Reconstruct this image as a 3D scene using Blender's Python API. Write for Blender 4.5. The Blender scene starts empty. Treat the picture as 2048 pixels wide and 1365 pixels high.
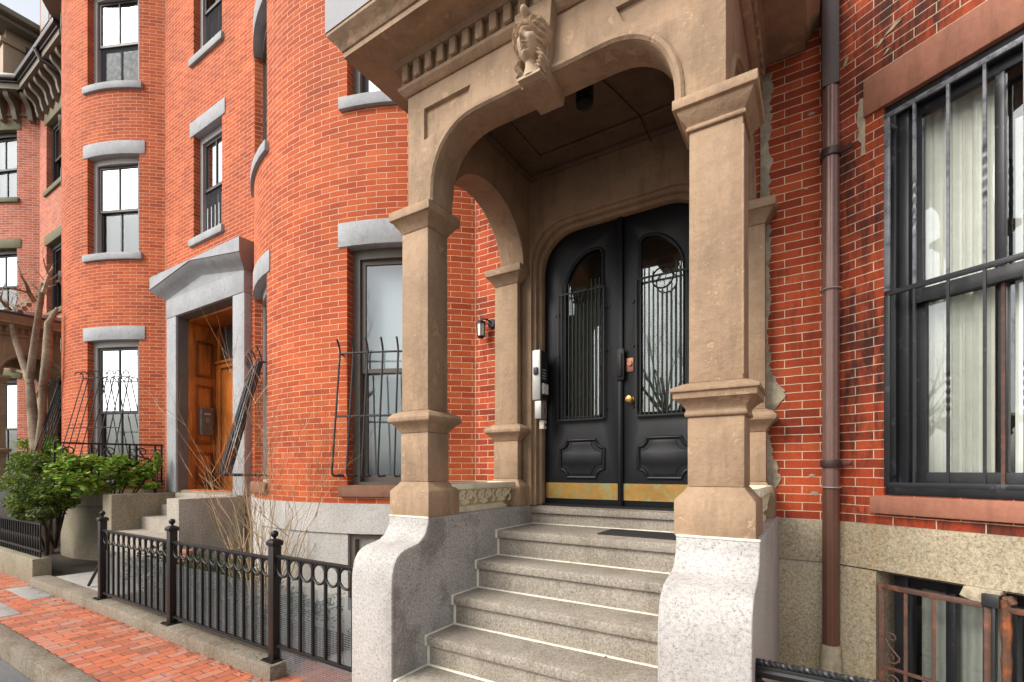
import bpy, bmesh, math, random
from mathutils import Vector
from mathutils.geometry import tessellate_polygon
R = math.radians
random.seed(7)
S = bpy.context.scene
C = S.collection
PI = math.pi

# ------------------------------------------------------------------ camera, sky, sun, exposure
cam = bpy.data.cameras.new("camera"); camo = bpy.data.objects.new("camera", cam); C.objects.link(camo)
camo.location = (0, 0, 1.66); camo.rotation_euler = (R(90), 0, R(32.1))
cam.sensor_fit = 'HORIZONTAL'; cam.sensor_width = 36; cam.lens = 36 * 967 / 2048
cam.shift_y = (940 - 682.5) / 2048; cam.clip_start = 0.05; cam.clip_end = 500
S.camera = camo
SUN_EL, SUN_AZ = R(42), R(208)          # azimuth clockwise from +Y: behind the camera, a little to its left
w = bpy.data.worlds.new("World"); S.world = w; w.use_nodes = True
wn = w.node_tree; wn.nodes.clear()
sky = wn.nodes.new('ShaderNodeTexSky'); sky.sky_type = 'NISHITA'; sky.sun_disc = False
sky.sun_elevation = SUN_EL; sky.sun_rotation = SUN_AZ; sky.dust_density = 4; sky.air_density = 1.2
hs = wn.nodes.new('ShaderNodeHueSaturation'); hs.inputs['Saturation'].default_value = 0.32
hs.inputs['Value'].default_value = 1.0
bg = wn.nodes.new('ShaderNodeBackground'); bg.inputs[1].default_value = 0.145
wo = wn.nodes.new('ShaderNodeOutputWorld')
wn.links.new(sky.outputs[0], hs.inputs['Color']); wn.links.new(hs.outputs[0], bg.inputs[0]); wn.links.new(bg.outputs[0], wo.inputs[0])
sl = bpy.data.lights.new("sun", 'SUN'); sl.energy = 1.4; sl.angle = R(30); sl.color = (1, .95, .88)
so = bpy.data.objects.new("sun", sl); C.objects.link(so)
dsun = Vector((math.sin(SUN_AZ) * math.cos(SUN_EL), math.cos(SUN_AZ) * math.cos(SUN_EL), math.sin(SUN_EL)))
so.rotation_euler = dsun.to_track_quat('Z', 'Y').to_euler()
S.view_settings.view_transform = 'Standard'; S.view_settings.look = 'None'
S.view_settings.exposure = 0.84; S.view_settings.gamma = 1
S.cycles.max_bounces = 6; S.cycles.transparent_max_bounces = 12

# ------------------------------------------------------------------ materials
class NT:
    def __init__(s, name):
        s.m = bpy.data.materials.new(name); s.m.use_nodes = True
        s.t = s.m.node_tree; s.t.nodes.clear()
        s.out = s.n('ShaderNodeOutputMaterial')
        s.tc = s.n('ShaderNodeTexCoord')
    def n(s, ty, **k):
        x = s.t.nodes.new(ty)
        for a, b in k.items(): setattr(x, a, b)
        return x
    def l(s, a, b): s.t.links.new(a, b)
    def noise(s, scale, detail=4, rough=.55, vec=None, dist=0):
        x = s.n('ShaderNodeTexNoise'); x.inputs['Scale'].default_value = scale
        x.inputs['Detail'].default_value = detail; x.inputs['Roughness'].default_value = rough
        x.inputs['Distortion'].default_value = dist
        s.l(vec if vec is not None else s.tc.outputs['Object'], x.inputs['Vector']); return x.outputs['Fac']
    def mapv(s, scale, src='Object'):
        x = s.n('ShaderNodeMapping'); x.inputs['Scale'].default_value = scale
        s.l(s.tc.outputs[src], x.inputs['Vector']); return x.outputs[0]
    def ramp(s, fac, stops, interp='LINEAR'):
        x = s.n('ShaderNodeValToRGB'); x.color_ramp.interpolation = interp
        e = x.color_ramp.elements
        while len(e) < len(stops): e.new(.5)
        for i, (p, c) in enumerate(stops):
            e[i].position = p; e[i].color = (*c, 1) if isinstance(c, tuple) else (c, c, c, 1)
        s.l(fac, x.inputs[0]); return x.outputs[0]
    def mix(s, fac, a, b, mode='MIX'):
        x = s.n('ShaderNodeMix', data_type='RGBA', blend_type=mode)
        for v, i in ((fac, 0), (a, 6), (b, 7)):
            if isinstance(v, (int, float)): x.inputs[i].default_value = v if i == 0 else (v, v, v, 1)
            elif isinstance(v, tuple): x.inputs[i].default_value = (*v, 1)
            else: s.l(v, x.inputs[i])
        return x.outputs[2]
    def math(s, op, a, b=0.0):
        x = s.n('ShaderNodeMath', operation=op)
        for v, i in ((a, 0), (b, 1)):
            if isinstance(v, (int, float)): x.inputs[i].default_value = v
            else: s.l(v, x.inputs[i])
        return x.outputs[0]
    def bump(s, h, strength=.5, dist=.005, nrm=None):
        x = s.n('ShaderNodeBump'); x.inputs['Strength'].default_value = strength
        x.inputs['Distance'].default_value = dist; s.l(h, x.inputs['Height'])
        if nrm is not None: s.l(nrm, x.inputs['Normal'])
        return x.outputs[0]
    def bsdf(s, col, rough=.7, nrm=None, metal=0, spec=.4, **k):
        b = s.n('ShaderNodeBsdfPrincipled')
        for v, i in ((col, 'Base Color'), (rough, 'Roughness'), (metal, 'Metallic')):
            if isinstance(v, tuple): b.inputs[i].default_value = (*v, 1)
            elif isinstance(v, (int, float)): b.inputs[i].default_value = v
            else: s.l(v, b.inputs[i])
        b.inputs['Specular IOR Level'].default_value = spec
        if nrm is not None: s.l(nrm, b.inputs['Normal'])
        s.l(b.outputs[0], s.out.inputs[0]); return s.m

def m_brick(name, cols, mortar, stain=0, hue=1, wob=.0):
    t = NT(name)
    uv = t.tc.outputs['UV']
    wv = t.n('ShaderNodeVectorMath', operation='ADD')
    nz = t.n('ShaderNodeTexNoise'); nz.inputs['Scale'].default_value = 14; t.l(uv, nz.inputs['Vector'])
    sc = t.n('ShaderNodeVectorMath', operation='SCALE'); sc.inputs['Scale'].default_value = .006
    t.l(nz.outputs['Color'], sc.inputs[0]); t.l(uv, wv.inputs[0]); t.l(sc.outputs[0], wv.inputs[1])
    b = t.n('ShaderNodeTexBrick', offset=.5)
    t.l(wv.outputs[0], b.inputs['Vector'])
    b.inputs['Color1'].default_value = (0, 0, 0, 1); b.inputs['Color2'].default_value = (1, 1, 1, 1)
    b.inputs['Mortar'].default_value = (.5, .5, .5, 1)
    b.inputs['Scale'].default_value = 1; b.inputs['Mortar Size'].default_value = .0031
    b.inputs['Mortar Smooth'].default_value = .25; b.inputs['Brick Width'].default_value = .212
    b.inputs['Row Height'].default_value = .0587
    col = t.ramp(b.outputs['Color'], [(0, cols[0]), (.3, cols[1]), (.7, cols[2]), (1, cols[3])])
    big = t.noise(1.1, 5, .65, uv); col = t.mix(1, col, t.ramp(big, [(.28, .68), (.5, 1.0), (.72, 1.15)]), 'MULTIPLY')
    fine = t.noise(55, 3, .6, uv); col = t.mix(1, col, t.ramp(fine, [(.3, .86), (.7, 1.1)]), 'MULTIPLY')
    pm = t.ramp(t.noise(.55, 3, .5, uv), [(.55, 0.0), (.60, .28)])
    col = t.mix(pm, col, tuple(x * .6 for x in cols[0]))
    dr = t.n('ShaderNodeMapping'); dr.inputs['Scale'].default_value = (5, .5, 1); t.l(uv, dr.inputs['Vector'])
    col = t.mix(t.ramp(t.noise(1, 5, .7, dr.outputs[0]), [(.58, 0.0), (.8, .35)]), col, (.12, .04, .025))
    if stain:
        mp = t.n('ShaderNodeMapping'); mp.inputs['Scale'].default_value = (16, 2.6, 1); t.l(uv, mp.inputs['Vector'])
        s1 = t.noise(1, 6, .75, mp.outputs[0], .6)
        s2 = t.noise(1.7, 3, .6, uv)
        f = t.math('ADD', s1, t.math('MULTIPLY', s2, .6))
        f = t.ramp(f, [(.70 if stain > .6 else .82, 0.0), (.92 if stain > .6 else 1.0, stain)])
        col = t.mix(f, col, (.035, .016, .013))
    fl = t.noise(9, 2, .5, uv)
    mort = t.mix(1, mortar, t.ramp(fl, [(.3, .8), (.7, 1.12)]), 'MULTIPLY')
    if stain: mort = t.mix(t.math('MULTIPLY', f, .35), mort, (.08, .06, .05))
    ef = t.noise(2.2, 6, .7, uv)
    col = t.mix(t.ramp(ef, [(.60, 0.0), (.78, .16)]), col, (.62, .42, .33))
    col = t.mix(b.outputs['Fac'], col, mort)
    h = t.math('ADD', t.math('MULTIPLY', b.outputs['Fac'], -1), t.math('MULTIPLY', fine, .35))
    return t.bsdf(col, .82, t.bump(h, .55, .004), spec=.25)

def m_stucco(name, c, dark=.75, chips=0, bs=.5):
    t = NT(name)
    big = t.noise(3.2, 6, .65); fine = t.noise(38, 5, .7)
    col = t.mix(1, c, t.ramp(big, [(.25, dark * .92), (.75, 1.2)]), 'MULTIPLY')
    col = t.mix(1, col, t.ramp(fine, [(.3, .9), (.7, 1.07)]), 'MULTIPLY')
    st = t.noise(1, 5, .7, t.mapv((9, 9, 1.4)))
    col = t.mix(t.ramp(st, [(.50, 0.0), (.72, .6)]), col, tuple(x * .5 for x in c))
    sc_ = t.noise(1, 6, .75, t.mapv((22, 22, 3.2)), .5)
    col = t.mix(t.ramp(sc_, [(.66, 0.0), (.76, .35)]), col, tuple(min(1, x * 1.45) for x in c))
    lump = t.noise(16, 4, .6)
    h = t.math('ADD', t.math('ADD', t.math('MULTIPLY', fine, .35), big), t.math('MULTIPLY', lump, .8))
    if chips:
        ch = t.noise(7.5, 6, .72)
        cf = t.ramp(ch, [(.60, 0.0), (.625, 1.0)])
        col = t.mix(t.math('MULTIPLY', cf, .55), col, tuple(min(1, x * 1.4) for x in c))
        h = t.math('SUBTRACT', h, t.math('MULTIPLY', cf, .5))
    return t.bsdf(col, .78, t.bump(h, bs, .02), spec=.3)

def m_granite(name, cols, scale=75, stain=None, rough=.75, blot=None):
    t = NT(name)
    n1 = t.noise(scale, 3, .75); n2 = t.noise(scale * 2.6, 2, .6)
    f = t.math('ADD', t.math('MULTIPLY', n1, .6), t.math('MULTIPLY', n2, .4))
    k = len(cols) - 1
    col = t.ramp(f, [(.34 + .3 * i / k, c) for i, c in enumerate(cols)])
    v = t.n('ShaderNodeTexVoronoi'); v.inputs['Scale'].default_value = scale * .8
    t.l(t.tc.outputs['Object'], v.inputs['Vector'])
    sp = t.ramp(v.outputs['Distance'], [(.10, .55), (.24, 0.0)])
    msk = t.ramp(t.noise(scale * .33, 2), [(.5, 0.0), (.56, 1.0)])
    col = t.mix(t.math('MULTIPLY', sp, msk), col, tuple(x * .25 for x in cols[0]))
    big = t.noise(1.6, 5, .6); col = t.mix(1, col, t.ramp(big, [(.25, .8), (.75, 1.12)]), 'MULTIPLY')
    if stain:
        sn = t.noise(1, 6, .7, t.mapv((3.0, 3.0, 1.1)), .8)
        col = t.mix(t.ramp(sn, [(.47, 0.0), (.7, .7)]), col, stain, 'MULTIPLY')
    if blot:
        bn = t.noise(1.9, 5, .6)
        col = t.mix(t.ramp(bn, [(.52, 0.0), (.60, .6)]), col, blot, 'MULTIPLY')
    return t.bsdf(col, rough, t.bump(f, .35, .004), spec=.35)

def m_paint(name, c, rough=.45, var=.12, bs=.15, metal=0, spec=.5, rust=None, rl=(.58, .7), sc=18):
    t = NT(name)
    n = t.noise(sc, 5, .65); b = t.noise(2.3, 4, .6)
    col = t.mix(1, c, t.ramp(b, [(.3, 1 - var), (.7, 1 + var)]), 'MULTIPLY')
    col = t.mix(1, col, t.ramp(n, [(.3, 1 - var * .6), (.7, 1 + var * .6)]), 'MULTIPLY')
    if rust: col = t.mix(t.ramp(t.noise(11, 6, .7), [(rl[0], 0.0), (rl[1], 1.0)]), col, rust)
    return t.bsdf(col, rough, t.bump(n, bs, .004), metal, spec)

def m_wood(name, c1, c2, rough=.28):
    t = NT(name)
    g = t.noise(1, 6, .6, t.mapv((26, 26, 1.6)), 1.5)
    g2 = t.noise(1.8, 3, .5)
    col = t.ramp(g, [(.3, c1), (.68, c2)])
    col = t.mix(1, col, t.ramp(g2, [(.3, .62), (.7, 1.2)]), 'MULTIPLY')
    return t.bsdf(col, rough, t.bump(g, .12, .003), spec=.5)

def m_glass(name, base=.10, tint=(.82, .87, .86), wave=.0):
    t = NT(name)
    fr = t.n('ShaderNodeFresnel'); fr.inputs['IOR'].default_value = 1.52
    f = t.math('ADD', t.math('MULTIPLY', fr.outputs[0], 1.0), base)
    f = t.math('MINIMUM', f, 1.0)
    tr = t.n('ShaderNodeBsdfTransparent'); tr.inputs[0].default_value = (*tint, 1)
    gl = t.n('ShaderNodeBsdfGlossy'); gl.inputs['Roughness'].default_value = .015
    gl.inputs['Color'].default_value = (.74, .78, .80, 1)
    if wave:
        nrm = t.bump(t.noise(2.2, 2, .5), wave, .02); t.l(nrm, gl.inputs['Normal'])
    mx = t.n('ShaderNodeMixShader'); t.l(f, mx.inputs[0]); t.l(tr.outputs[0], mx.inputs[1]); t.l(gl.outputs[0], mx.inputs[2])
    t.l(mx.outputs[0], t.out.inputs[0]); return t.m

def m_screen():
    t = NT('insect screen')
    tr = t.n('ShaderNodeBsdfTransparent'); d = t.n('ShaderNodeBsdfDiffuse'); d.inputs[0].default_value = (.05, .05, .055, 1)
    mx = t.n('ShaderNodeMixShader'); t.l(t.ramp(t.noise(14, 3), [(.3, .55), (.7, .75)]), mx.inputs[0]); t.l(tr.outputs[0], mx.inputs[1]); t.l(d.outputs[0], mx.inputs[2])
    t.l(mx.outputs[0], t.out.inputs[0]); return t.m
def m_stripe(name, c, axis='Z', freq=60, depth=.3, rough=.7):
    t = NT(name)
    wv = t.n('ShaderNodeTexWave', wave_type='BANDS', bands_direction=axis, wave_profile='SIN')
    wv.inputs['Scale'].default_value = freq / 6.283 * 2; wv.inputs['Distortion'].default_value = .3 if axis == 'Z' else 2.0
    t.l(t.tc.outputs['Object'], wv.inputs['Vector'])
    col = t.mix(1, c, t.ramp(wv.outputs['Fac'], [(0, 1 - depth), (1, 1.0)]), 'MULTIPLY')
    return t.bsdf(col, rough, spec=.2)

def m_leaf(name, stops, rough=.5):
    t = NT(name)
    g = t.n('ShaderNodeNewGeometry')
    col = t.ramp(g.outputs['Random Per Island'], stops)
    b = t.n('ShaderNodeBsdfPrincipled'); t.l(col, b.inputs['Base Color']); b.inputs['Roughness'].default_value = rough
    b.inputs['Specular IOR Level'].default_value = .35
    tl = t.n('ShaderNodeBsdfTranslucent'); t.l(col, tl.inputs[0])
    mx = t.n('ShaderNodeMixShader'); mx.inputs[0].default_value = .3
    t.l(b.outputs[0], mx.inputs[1]); t.l(tl.outputs[0], mx.inputs[2]); t.l(mx.outputs[0], t.out.inputs[0]); return t.m

def m_pavers():
    t = NT('brick paving')
    uv = t.tc.outputs['UV']
    nz = t.n('ShaderNodeTexNoise'); nz.inputs['Scale'].default_value = 5; t.l(uv, nz.inputs['Vector'])
    sc = t.n('ShaderNodeVectorMath', operation='SCALE'); sc.inputs['Scale'].default_value = .03
    ad = t.n('ShaderNodeVectorMath', operation='ADD'); t.l(nz.outputs['Color'], sc.inputs[0]); t.l(uv, ad.inputs[0]); t.l(sc.outputs[0], ad.inputs[1])
    b = t.n('ShaderNodeTexBrick', offset=.5); t.l(ad.outputs[0], b.inputs['Vector'])
    b.inputs['Color1'].default_value = (0, 0, 0, 1); b.inputs['Color2'].default_value = (1, 1, 1, 1); b.inputs['Mortar'].default_value = (.5, .5, .5, 1)
    b.inputs['Scale'].default_value = 1; b.inputs['Mortar Size'].default_value = .004; b.inputs['Mortar Smooth'].default_value = .3
    b.inputs['Brick Width'].default_value = .205; b.inputs['Row Height'].default_value = .1
    col = t.ramp(b.outputs['Color'], [(0, (.27, .10, .058)), (.3, (.42, .12, .06)), (.65, (.50, .145, .068)), (.9, (.42, .20, .14)), (1, (.28, .18, .135))])
    n = t.noise(26, 5, .7, uv); col = t.mix(1, col, t.ramp(n, [(.25, .72), (.75, 1.2)]), 'MULTIPLY')
    wr = t.noise(2.4, 6, .7, uv); col = t.mix(t.ramp(wr, [(.54, 0.0), (.72, .55)]), col, (.42, .30, .24))
    dk = t.noise(3.7, 6, .75, uv); col = t.mix(t.ramp(dk, [(.56, 0.0), (.74, .6)]), col, (.11, .07, .05))
    col = t.mix(b.outputs['Fac'], col, (.075, .05, .04))
    h = t.math('ADD', t.math('MULTIPLY', b.outputs['Fac'], -1), t.math('MULTIPLY', n, .5))
    return t.bsdf(col, .8, t.bump(h, .7, .008), spec=.3)

BR = dict(
 brick=m_brick('red pressed brick', [(.33, .056, .017), (.40, .073, .020), (.445, .088, .024), (.48, .108, .034)], (.60, .40, .28)),
 brick_pale=m_brick('pale red brick', [(.36, .095, .052), (.43, .12, .066), (.47, .145, .08), (.51, .17, .10)], (.66, .52, .44)),
 brick_sooty=m_brick('soot stained brick', [(.20, .032, .014), (.33, .050, .017), (.40, .062, .020), (.45, .082, .027)], (.60, .47, .33), stain=.9),
 brick_flat=m_brick('worn red brick', [(.24, .038, .015), (.36, .054, .019), (.43, .070, .022), (.46, .092, .032)], (.64, .50, .35), stain=.45),
 brown=m_stucco('brown painted stone', (.345, .232, .145), chips=1, bs=.45),
 brown_in=m_stucco('brown painted stone in the porch', (.32, .212, .13), bs=.35), brown_ceil_shade=m_stucco('brown ceiling with shade in the paint', (.11, .072, .045), bs=.4),  # ceiling darker than the porch stone: shade put into its colour
 carve=m_paint('carved painted stone', (.42, .31, .21), .75, .1, .3, spec=.25),
 sand=m_stucco('red brown sandstone', (.32, .135, .085), .85, bs=.25),
 sill_brown=m_stucco('brown sandstone', (.23, .115, .07), .85, bs=.25),
 grey=m_paint('grey painted stone', (.30, .307, .315), .7, .16, .45, spec=.3, sc=26, rust=(.20, .195, .185), rl=(.56, .74)),
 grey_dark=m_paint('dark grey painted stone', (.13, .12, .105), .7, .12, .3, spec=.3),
 grey_wood=m_paint('grey painted wood', (.33, .31, .295), .55, .08),
 olive=m_paint('olive painted stone', (.13, .12, .062), .7, .12, .25, spec=.3),
 tan=m_paint('tan painted wood', (.38, .27, .175), .65, .08),
 cornice=m_paint('drab painted cornice', (.15, .125, .085), .6, .1),
 gutter=m_paint('dark metal gutter', (.055, .045, .042), .35, .1, metal=.3),
 flash=m_paint('grey sheet metal', (.17, .165, .18), .55, .08, .08),
 darkwood=m_paint('dark brown window paint', (.028, .021, .018), .45, .15),
 frame_brown=m_paint('brown window paint', (.105, .085, .068), .5, .12),
 blackwood=m_paint('black painted door', (.0065, .007, .0085), .42, .2, .2, rust=(.016, .016, .018), rl=(.62, .8), spec=.3),
 bframe=m_paint('black painted frame', (.014, .015, .018), .4, .25, rust=(.10, .11, .13), rl=(.60, .75)),
 bars=m_paint('weathered grey iron', (.17, .175, .19), .45, .25, .2, metal=.25, rust=(.06, .062, .07), rl=(.5, .62)),
 iron=m_paint('black painted iron', (.010, .0095, .0095), .42, .15, .1, spec=.3),
 iron_brown=m_paint('brown black painted iron', (.015, .0105, .009), .40, .15, .1, spec=.35),
 iron_grey=m_paint('grey black iron', (.035, .035, .037), .4, .2, .1, metal=.3),
 rust=m_paint('rusty iron', (.10, .045, .025), .75, .3, .5, rust=(.30, .085, .025), rl=(.48, .62), sc=40),
 rusty=m_paint('brown rusty iron', (.085, .045, .032), .65, .3, .4, rust=(.20, .075, .04), rl=(.5, .66)),
 pipe=m_paint('brown painted pipe', (.135, .062, .042), .35, .08, .05, metal=.2),
 pipe_highlight=m_paint('brown pipe with painted highlight', (.21, .122, .10), .33, .12, .05, metal=.3), pipe2=m_paint('brown painted flat pipe', (.050, .022, .017), .4, .1, .05),  # upper pipe lighter: its bright highlight is put into the colour
 wire=m_paint('galvanised wire', (.30, .33, .35), .5, .1, 0, metal=.3),
 brass=m_paint('tarnished brass', (.34, .19, .045), .42, .2, .1, metal=.55, rust=(.24, .27, .13), rl=(.47, .66)),
 brass2=m_paint('brass', (.50, .28, .08), .3, .2, .1, metal=.8),
 copper=m_paint('copper plate', (.30, .13, .08), .45, .2, .1, metal=.6),
 steel=m_paint('brushed steel', (.42, .40, .37), .4, .06, .05, metal=.5),
 plastic=m_paint('black plastic', (.022, .022, .022), .4, .1),
 cream=m_paint('cream plastic', (.62, .57, .46), .5, .08),
 white=m_paint('white paint', (.72, .70, .66), .55, .06),
 caulk=m_paint('white caulk', (.72, .68, .56), .75, .14, .4, rust=(.42, .37, .28), rl=(.55, .75)),
 mortar=m_paint('spread mortar', (.40, .34, .24), .9, .3, 1, rust=(.24, .20, .145), rl=(.48, .66), sc=30),
 wood=m_wood('varnished oak', (.27, .062, .011), (.56, .185, .034)),
 wood_dark=m_wood('dark varnished oak', (.10, .025, .007), (.24, .075, .018)),
 g_cheek=m_granite('pale speckled granite', [(.18, .168, .16), (.36, .34, .32), (.45, .43, .405), (.49, .465, .44)], 56, blot=(.78, .77, .75)),
 g_cheek_in=m_granite('grey granite with a damp patch', [(.16, .152, .142), (.34, .325, .305), (.47, .45, .425), (.58, .555, .53)], 60, blot=(.42, .40, .37)),
 g_step=m_granite('worn grey granite', [(.12, .103, .082), (.25, .22, .18), (.345, .305, .25), (.46, .415, .35)], 64, stain=(.62, .58, .52)),
 g_band=m_granite('light grey granite', [(.25, .24, .225), (.40, .385, .36), (.50, .48, .45), (.56, .54, .51)], 60, stain=(.92, .86, .78)),
 g_gold=m_granite('golden granite', [(.13, .105, .07), (.31, .26, .17), (.43, .37, .26), (.52, .46, .35)], 58, stain=(.80, .56, .28)),
 g_drab=m_granite('drab mossy granite', [(.10, .085, .06), (.20, .175, .12), (.28, .245, .175), (.34, .30, .22)], 55, stain=(.68, .62, .42)),
 kerb=m_granite('stained kerb stone', [(.07, .058, .042), (.16, .135, .10), (.22, .185, .14), (.28, .24, .19)], 40, stain=(.55, .40, .22)),
 conc=m_granite('pale concrete', [(.20, .19, .175), (.28, .27, .25), (.32, .31, .29), (.36, .35, .33)], 60, stain=(.75, .7, .62)),
 asphalt=m_granite('grey asphalt', [(.06, .058, .06), (.10, .098, .10), (.14, .138, .14), (.18, .178, .18)], 90),
 tar=m_granite('dark tar strip', [(.03, .03, .03), (.05, .05, .05), (.07, .07, .07), (.09, .09, .09)], 90),
 soil=m_granite('garden soil', [(.015, .012, .01), (.035, .028, .02), (.055, .045, .033), (.08, .065, .05)], 40),
 pave=m_pavers(),
 planter=m_paint('cast cream planter', (.70, .64, .48), .8, .10, .3, rust=(.55, .46, .28), rl=(.5, .75), spec=.2), planter_dirt=m_paint('dirty planter ground', (.44, .35, .20), .85, .2, .4, spec=.15),
 paver_red=m_paint('old red paver', (.27, .115, .08), .85, .25, .5, rust=(.33, .22, .15), rl=(.52, .66), spec=.2),
 rubber=m_paint('black rubber', (.018, .018, .018), .8, .2, .4, spec=.2),
 mat=m_stripe('charcoal ribbed mat', (.035, .034, .034), 'Y', 160, .5, .95),
 glass=m_glass('window glass', .09, wave=.05), glass_wavy=m_glass('old window glass', .13, (.92, .95, .94), wave=.09),
 screen=m_screen(), glass_door=m_glass('door glass', .09, (.75, .78, .74)), frost=m_paint('frosted lamp glass', (.62, .60, .55), .3, .05),
 blind=m_stripe('white slatted blind', (.42, .435, .435), 'Z', 110, .32), blind_grey=m_stripe('grey slatted blind', (.56, .62, .64), 'Z', 100, .25),
 curtain=m_stripe('pale pleated curtain', (.60, .62, .55), 'X', 26, .22), curtain_door=m_stripe('olive grey pleated curtain', (.24, .25, .20), 'X', 34, .35),
 card=m_paint('dark interior', (.035, .034, .032), .9, .2), card2=m_paint('pale interior board', (.88, .87, .80), .9, .08),
 slate=m_paint('dark slate', (.045, .045, .05), .6, .25),
 leaf_shrub=m_leaf('fresh green leaf', [(0, (.08, .17, .015)), (.4, (.17, .31, .03)), (.88, (.32, .46, .06)), (.96, (.22, .12, .05)), (1, (.26, .13, .05))]),
 leaf_yew=m_leaf('dark conifer leaf', [(0, (.03, .065, .010)), (.4, (.08, .14, .018)), (.8, (.16, .23, .028)), (1, (.26, .28, .05))]),
 leaf_jun=m_leaf('yellow green juniper leaf', [(0, (.03, .06, .012)), (.5, (.08, .12, .022)), (1, (.17, .19, .05))]),
 leaf_cover=m_leaf('dark glossy leaf', [(0, (.012, .03, .012)), (.6, (.03, .065, .025)), (1, (.09, .15, .05))], .35),
 bark=m_paint('pale grey bark', (.24, .185, .13), .9, .5, 1, spec=.15), twig=m_paint('tan twig', (.44, .32, .19), .8, .2, .3, spec=.2),
 bark_far=m_paint('grey bark', (.15, .125, .105), .9, .3, .5, spec=.15), bark_dark=m_paint('dark bark', (.055, .042, .034), .9, .3, .8, spec=.15),
)
B = BR

# ------------------------------------------------------------------ mesh helpers
def wl(o):
    v = Vector((0, 0, 0))
    while o is not None: v += o.location; o = o.parent
    return v

class MB:
    def __init__(s): s.v = []; s.f = []; s.uv = []
    def add(s, vs, fs, uvs=None):
        b = len(s.v); s.v += [tuple(p) for p in vs]
        for i, f in enumerate(fs):
            s.f.append(tuple(b + k for k in f)); s.uv.append(uvs[i] if uvs else None)
    def quad(s, a, b, c, d, uv=None): s.add([a, b, c, d], [(0, 1, 2, 3)], [uv] if uv else None)
    def box(s, x0, x1, y0, y1, z0, z1):
        s.add([(x, y, z) for x in (x0, x1) for y in (y0, y1) for z in (z0, z1)],
              [(0, 1, 3, 2), (4, 6, 7, 5), (0, 4, 5, 1), (2, 3, 7, 6), (0, 2, 6, 4), (1, 5, 7, 3)])
    def mbox(s, M, a0, a1, z0, z1, d0, d1, n=1):
        P = []
        for i in range(n + 1):
            a = a0 + (a1 - a0) * i / n
            P += [M(a, z0, d0), M(a, z1, d0), M(a, z1, d1), M(a, z0, d1)]
        F = [(0, 1, 2, 3), tuple(4 * n + k for k in (3, 2, 1, 0))]
        for i in range(n):
            for k in range(4):
                F.append((4 * i + k, 4 * i + (k + 1) % 4, 4 * i + 4 + (k + 1) % 4, 4 * i + 4 + k))
        s.add(P, F)
    def tube(s, path, r, k=6, closed=False, caps=True):
        path = [Vector(p) for p in path]; n = len(path)
        rr = r if isinstance(r, (list, tuple)) else [r] * n
        up = None; V = []
        for i, p in enumerate(path):
            if closed: t = path[(i + 1) % n] - path[i - 1]
            else: t = path[min(i + 1, n - 1)] - path[max(i - 1, 0)]
            if t.length < 1e-9: t = Vector((0, 0, 1))
            t.normalize()
            if up is None:
                up = Vector((0, 0, 1)) if abs(t.z) < .9 else Vector((0, 1, 0))
            x = up.cross(t)
            if x.length < 1e-4: x = Vector((1, 0, 0)).cross(t)
            x.normalize(); y = t.cross(x); up = y
            for j in range(k):
                an = 2 * PI * (j + .5) / k
                V.append(p + x * (rr[i] * math.cos(an)) + y * (rr[i] * math.sin(an)))
        F = []
        for i in range(n if closed else n - 1):
            for j in range(k):
                a = i * k + j; b = i * k + (j + 1) % k; c = ((i + 1) % n) * k + (j + 1) % k; d = ((i + 1) % n) * k + j
                F.append((a, b, c, d))
        if caps and not closed: F += [tuple(range(k)), tuple((n - 1) * k + j for j in range(k - 1, -1, -1))]
        s.add(V, F)
    def bar(s, a, b, w, h=None, up=(0, 0, 1)):
        a = Vector(a); b = Vector(b); t = (b - a).normalized(); h = h or w
        x = t.cross(Vector(up))
        if x.length < 1e-4: x = t.cross(Vector((0, 1, 0)))
        x.normalize(); y = x.cross(t)
        P = [p + x * (w / 2 * sx) + y * (h / 2 * sy) for p in (a, b) for sx, sy in ((-1, -1), (1, -1), (1, 1), (-1, 1))]
        s.add(P, [(0, 1, 2, 3), (7, 6, 5, 4), (0, 4, 5, 1), (1, 5, 6, 2), (2, 6, 7, 3), (3, 7, 4, 0)])
    def ribbon(s, path, w, t, up=(0, 1, 0)):
        for i in range(len(path) - 1): s.bar(path[i], path[i + 1], w, t, up)
    def prism(s, poly, fn, w0, w1, holes=(), hole_w=None):
        loops = [[Vector((p[0], p[1], 0)) for p in poly]] + [[Vector((p[0], p[1], 0)) for p in h] for h in holes]
        flat = [p for l in loops for p in l]
        tr = tessellate_polygon(loops)
        s.add([fn(p.x, p.y, w0) for p in flat], tr)
        if holes and hole_w is None: s.add([fn(p.x, p.y, w1) for p in flat], tr)
        else: s.add([fn(p.x, p.y, w1) for p in loops[0]], tessellate_polygon([loops[0]]))
        for li, l in enumerate(loops):
            e = w1 if (li == 0 or hole_w is None) else hole_w
            for i in range(len(l)):
                a = l[i]; b = l[(i + 1) % len(l)]
                s.quad(fn(a.x, a.y, w0), fn(b.x, b.y, w0), fn(b.x, b.y, e), fn(a.x, a.y, e))
            if li and hole_w is not None: s.add([fn(p.x, p.y, e) for p in l], tessellate_polygon([l]))
    def sq(s, cx, cy, prof, caps=True):
        V = []; F = []
        for hx, hy, z in prof: V += [(cx - hx, cy - hy, z), (cx + hx, cy - hy, z), (cx + hx, cy + hy, z), (cx - hx, cy + hy, z)]
        for i in range(len(prof) - 1):
            for k in range(4): F.append((4 * i + k, 4 * i + (k + 1) % 4, 4 * i + 4 + (k + 1) % 4, 4 * i + 4 + k))
        if caps: F += [(0, 1, 2, 3), tuple(4 * (len(prof) - 1) + k for k in (3, 2, 1, 0))]
        s.add(V, F)
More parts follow.
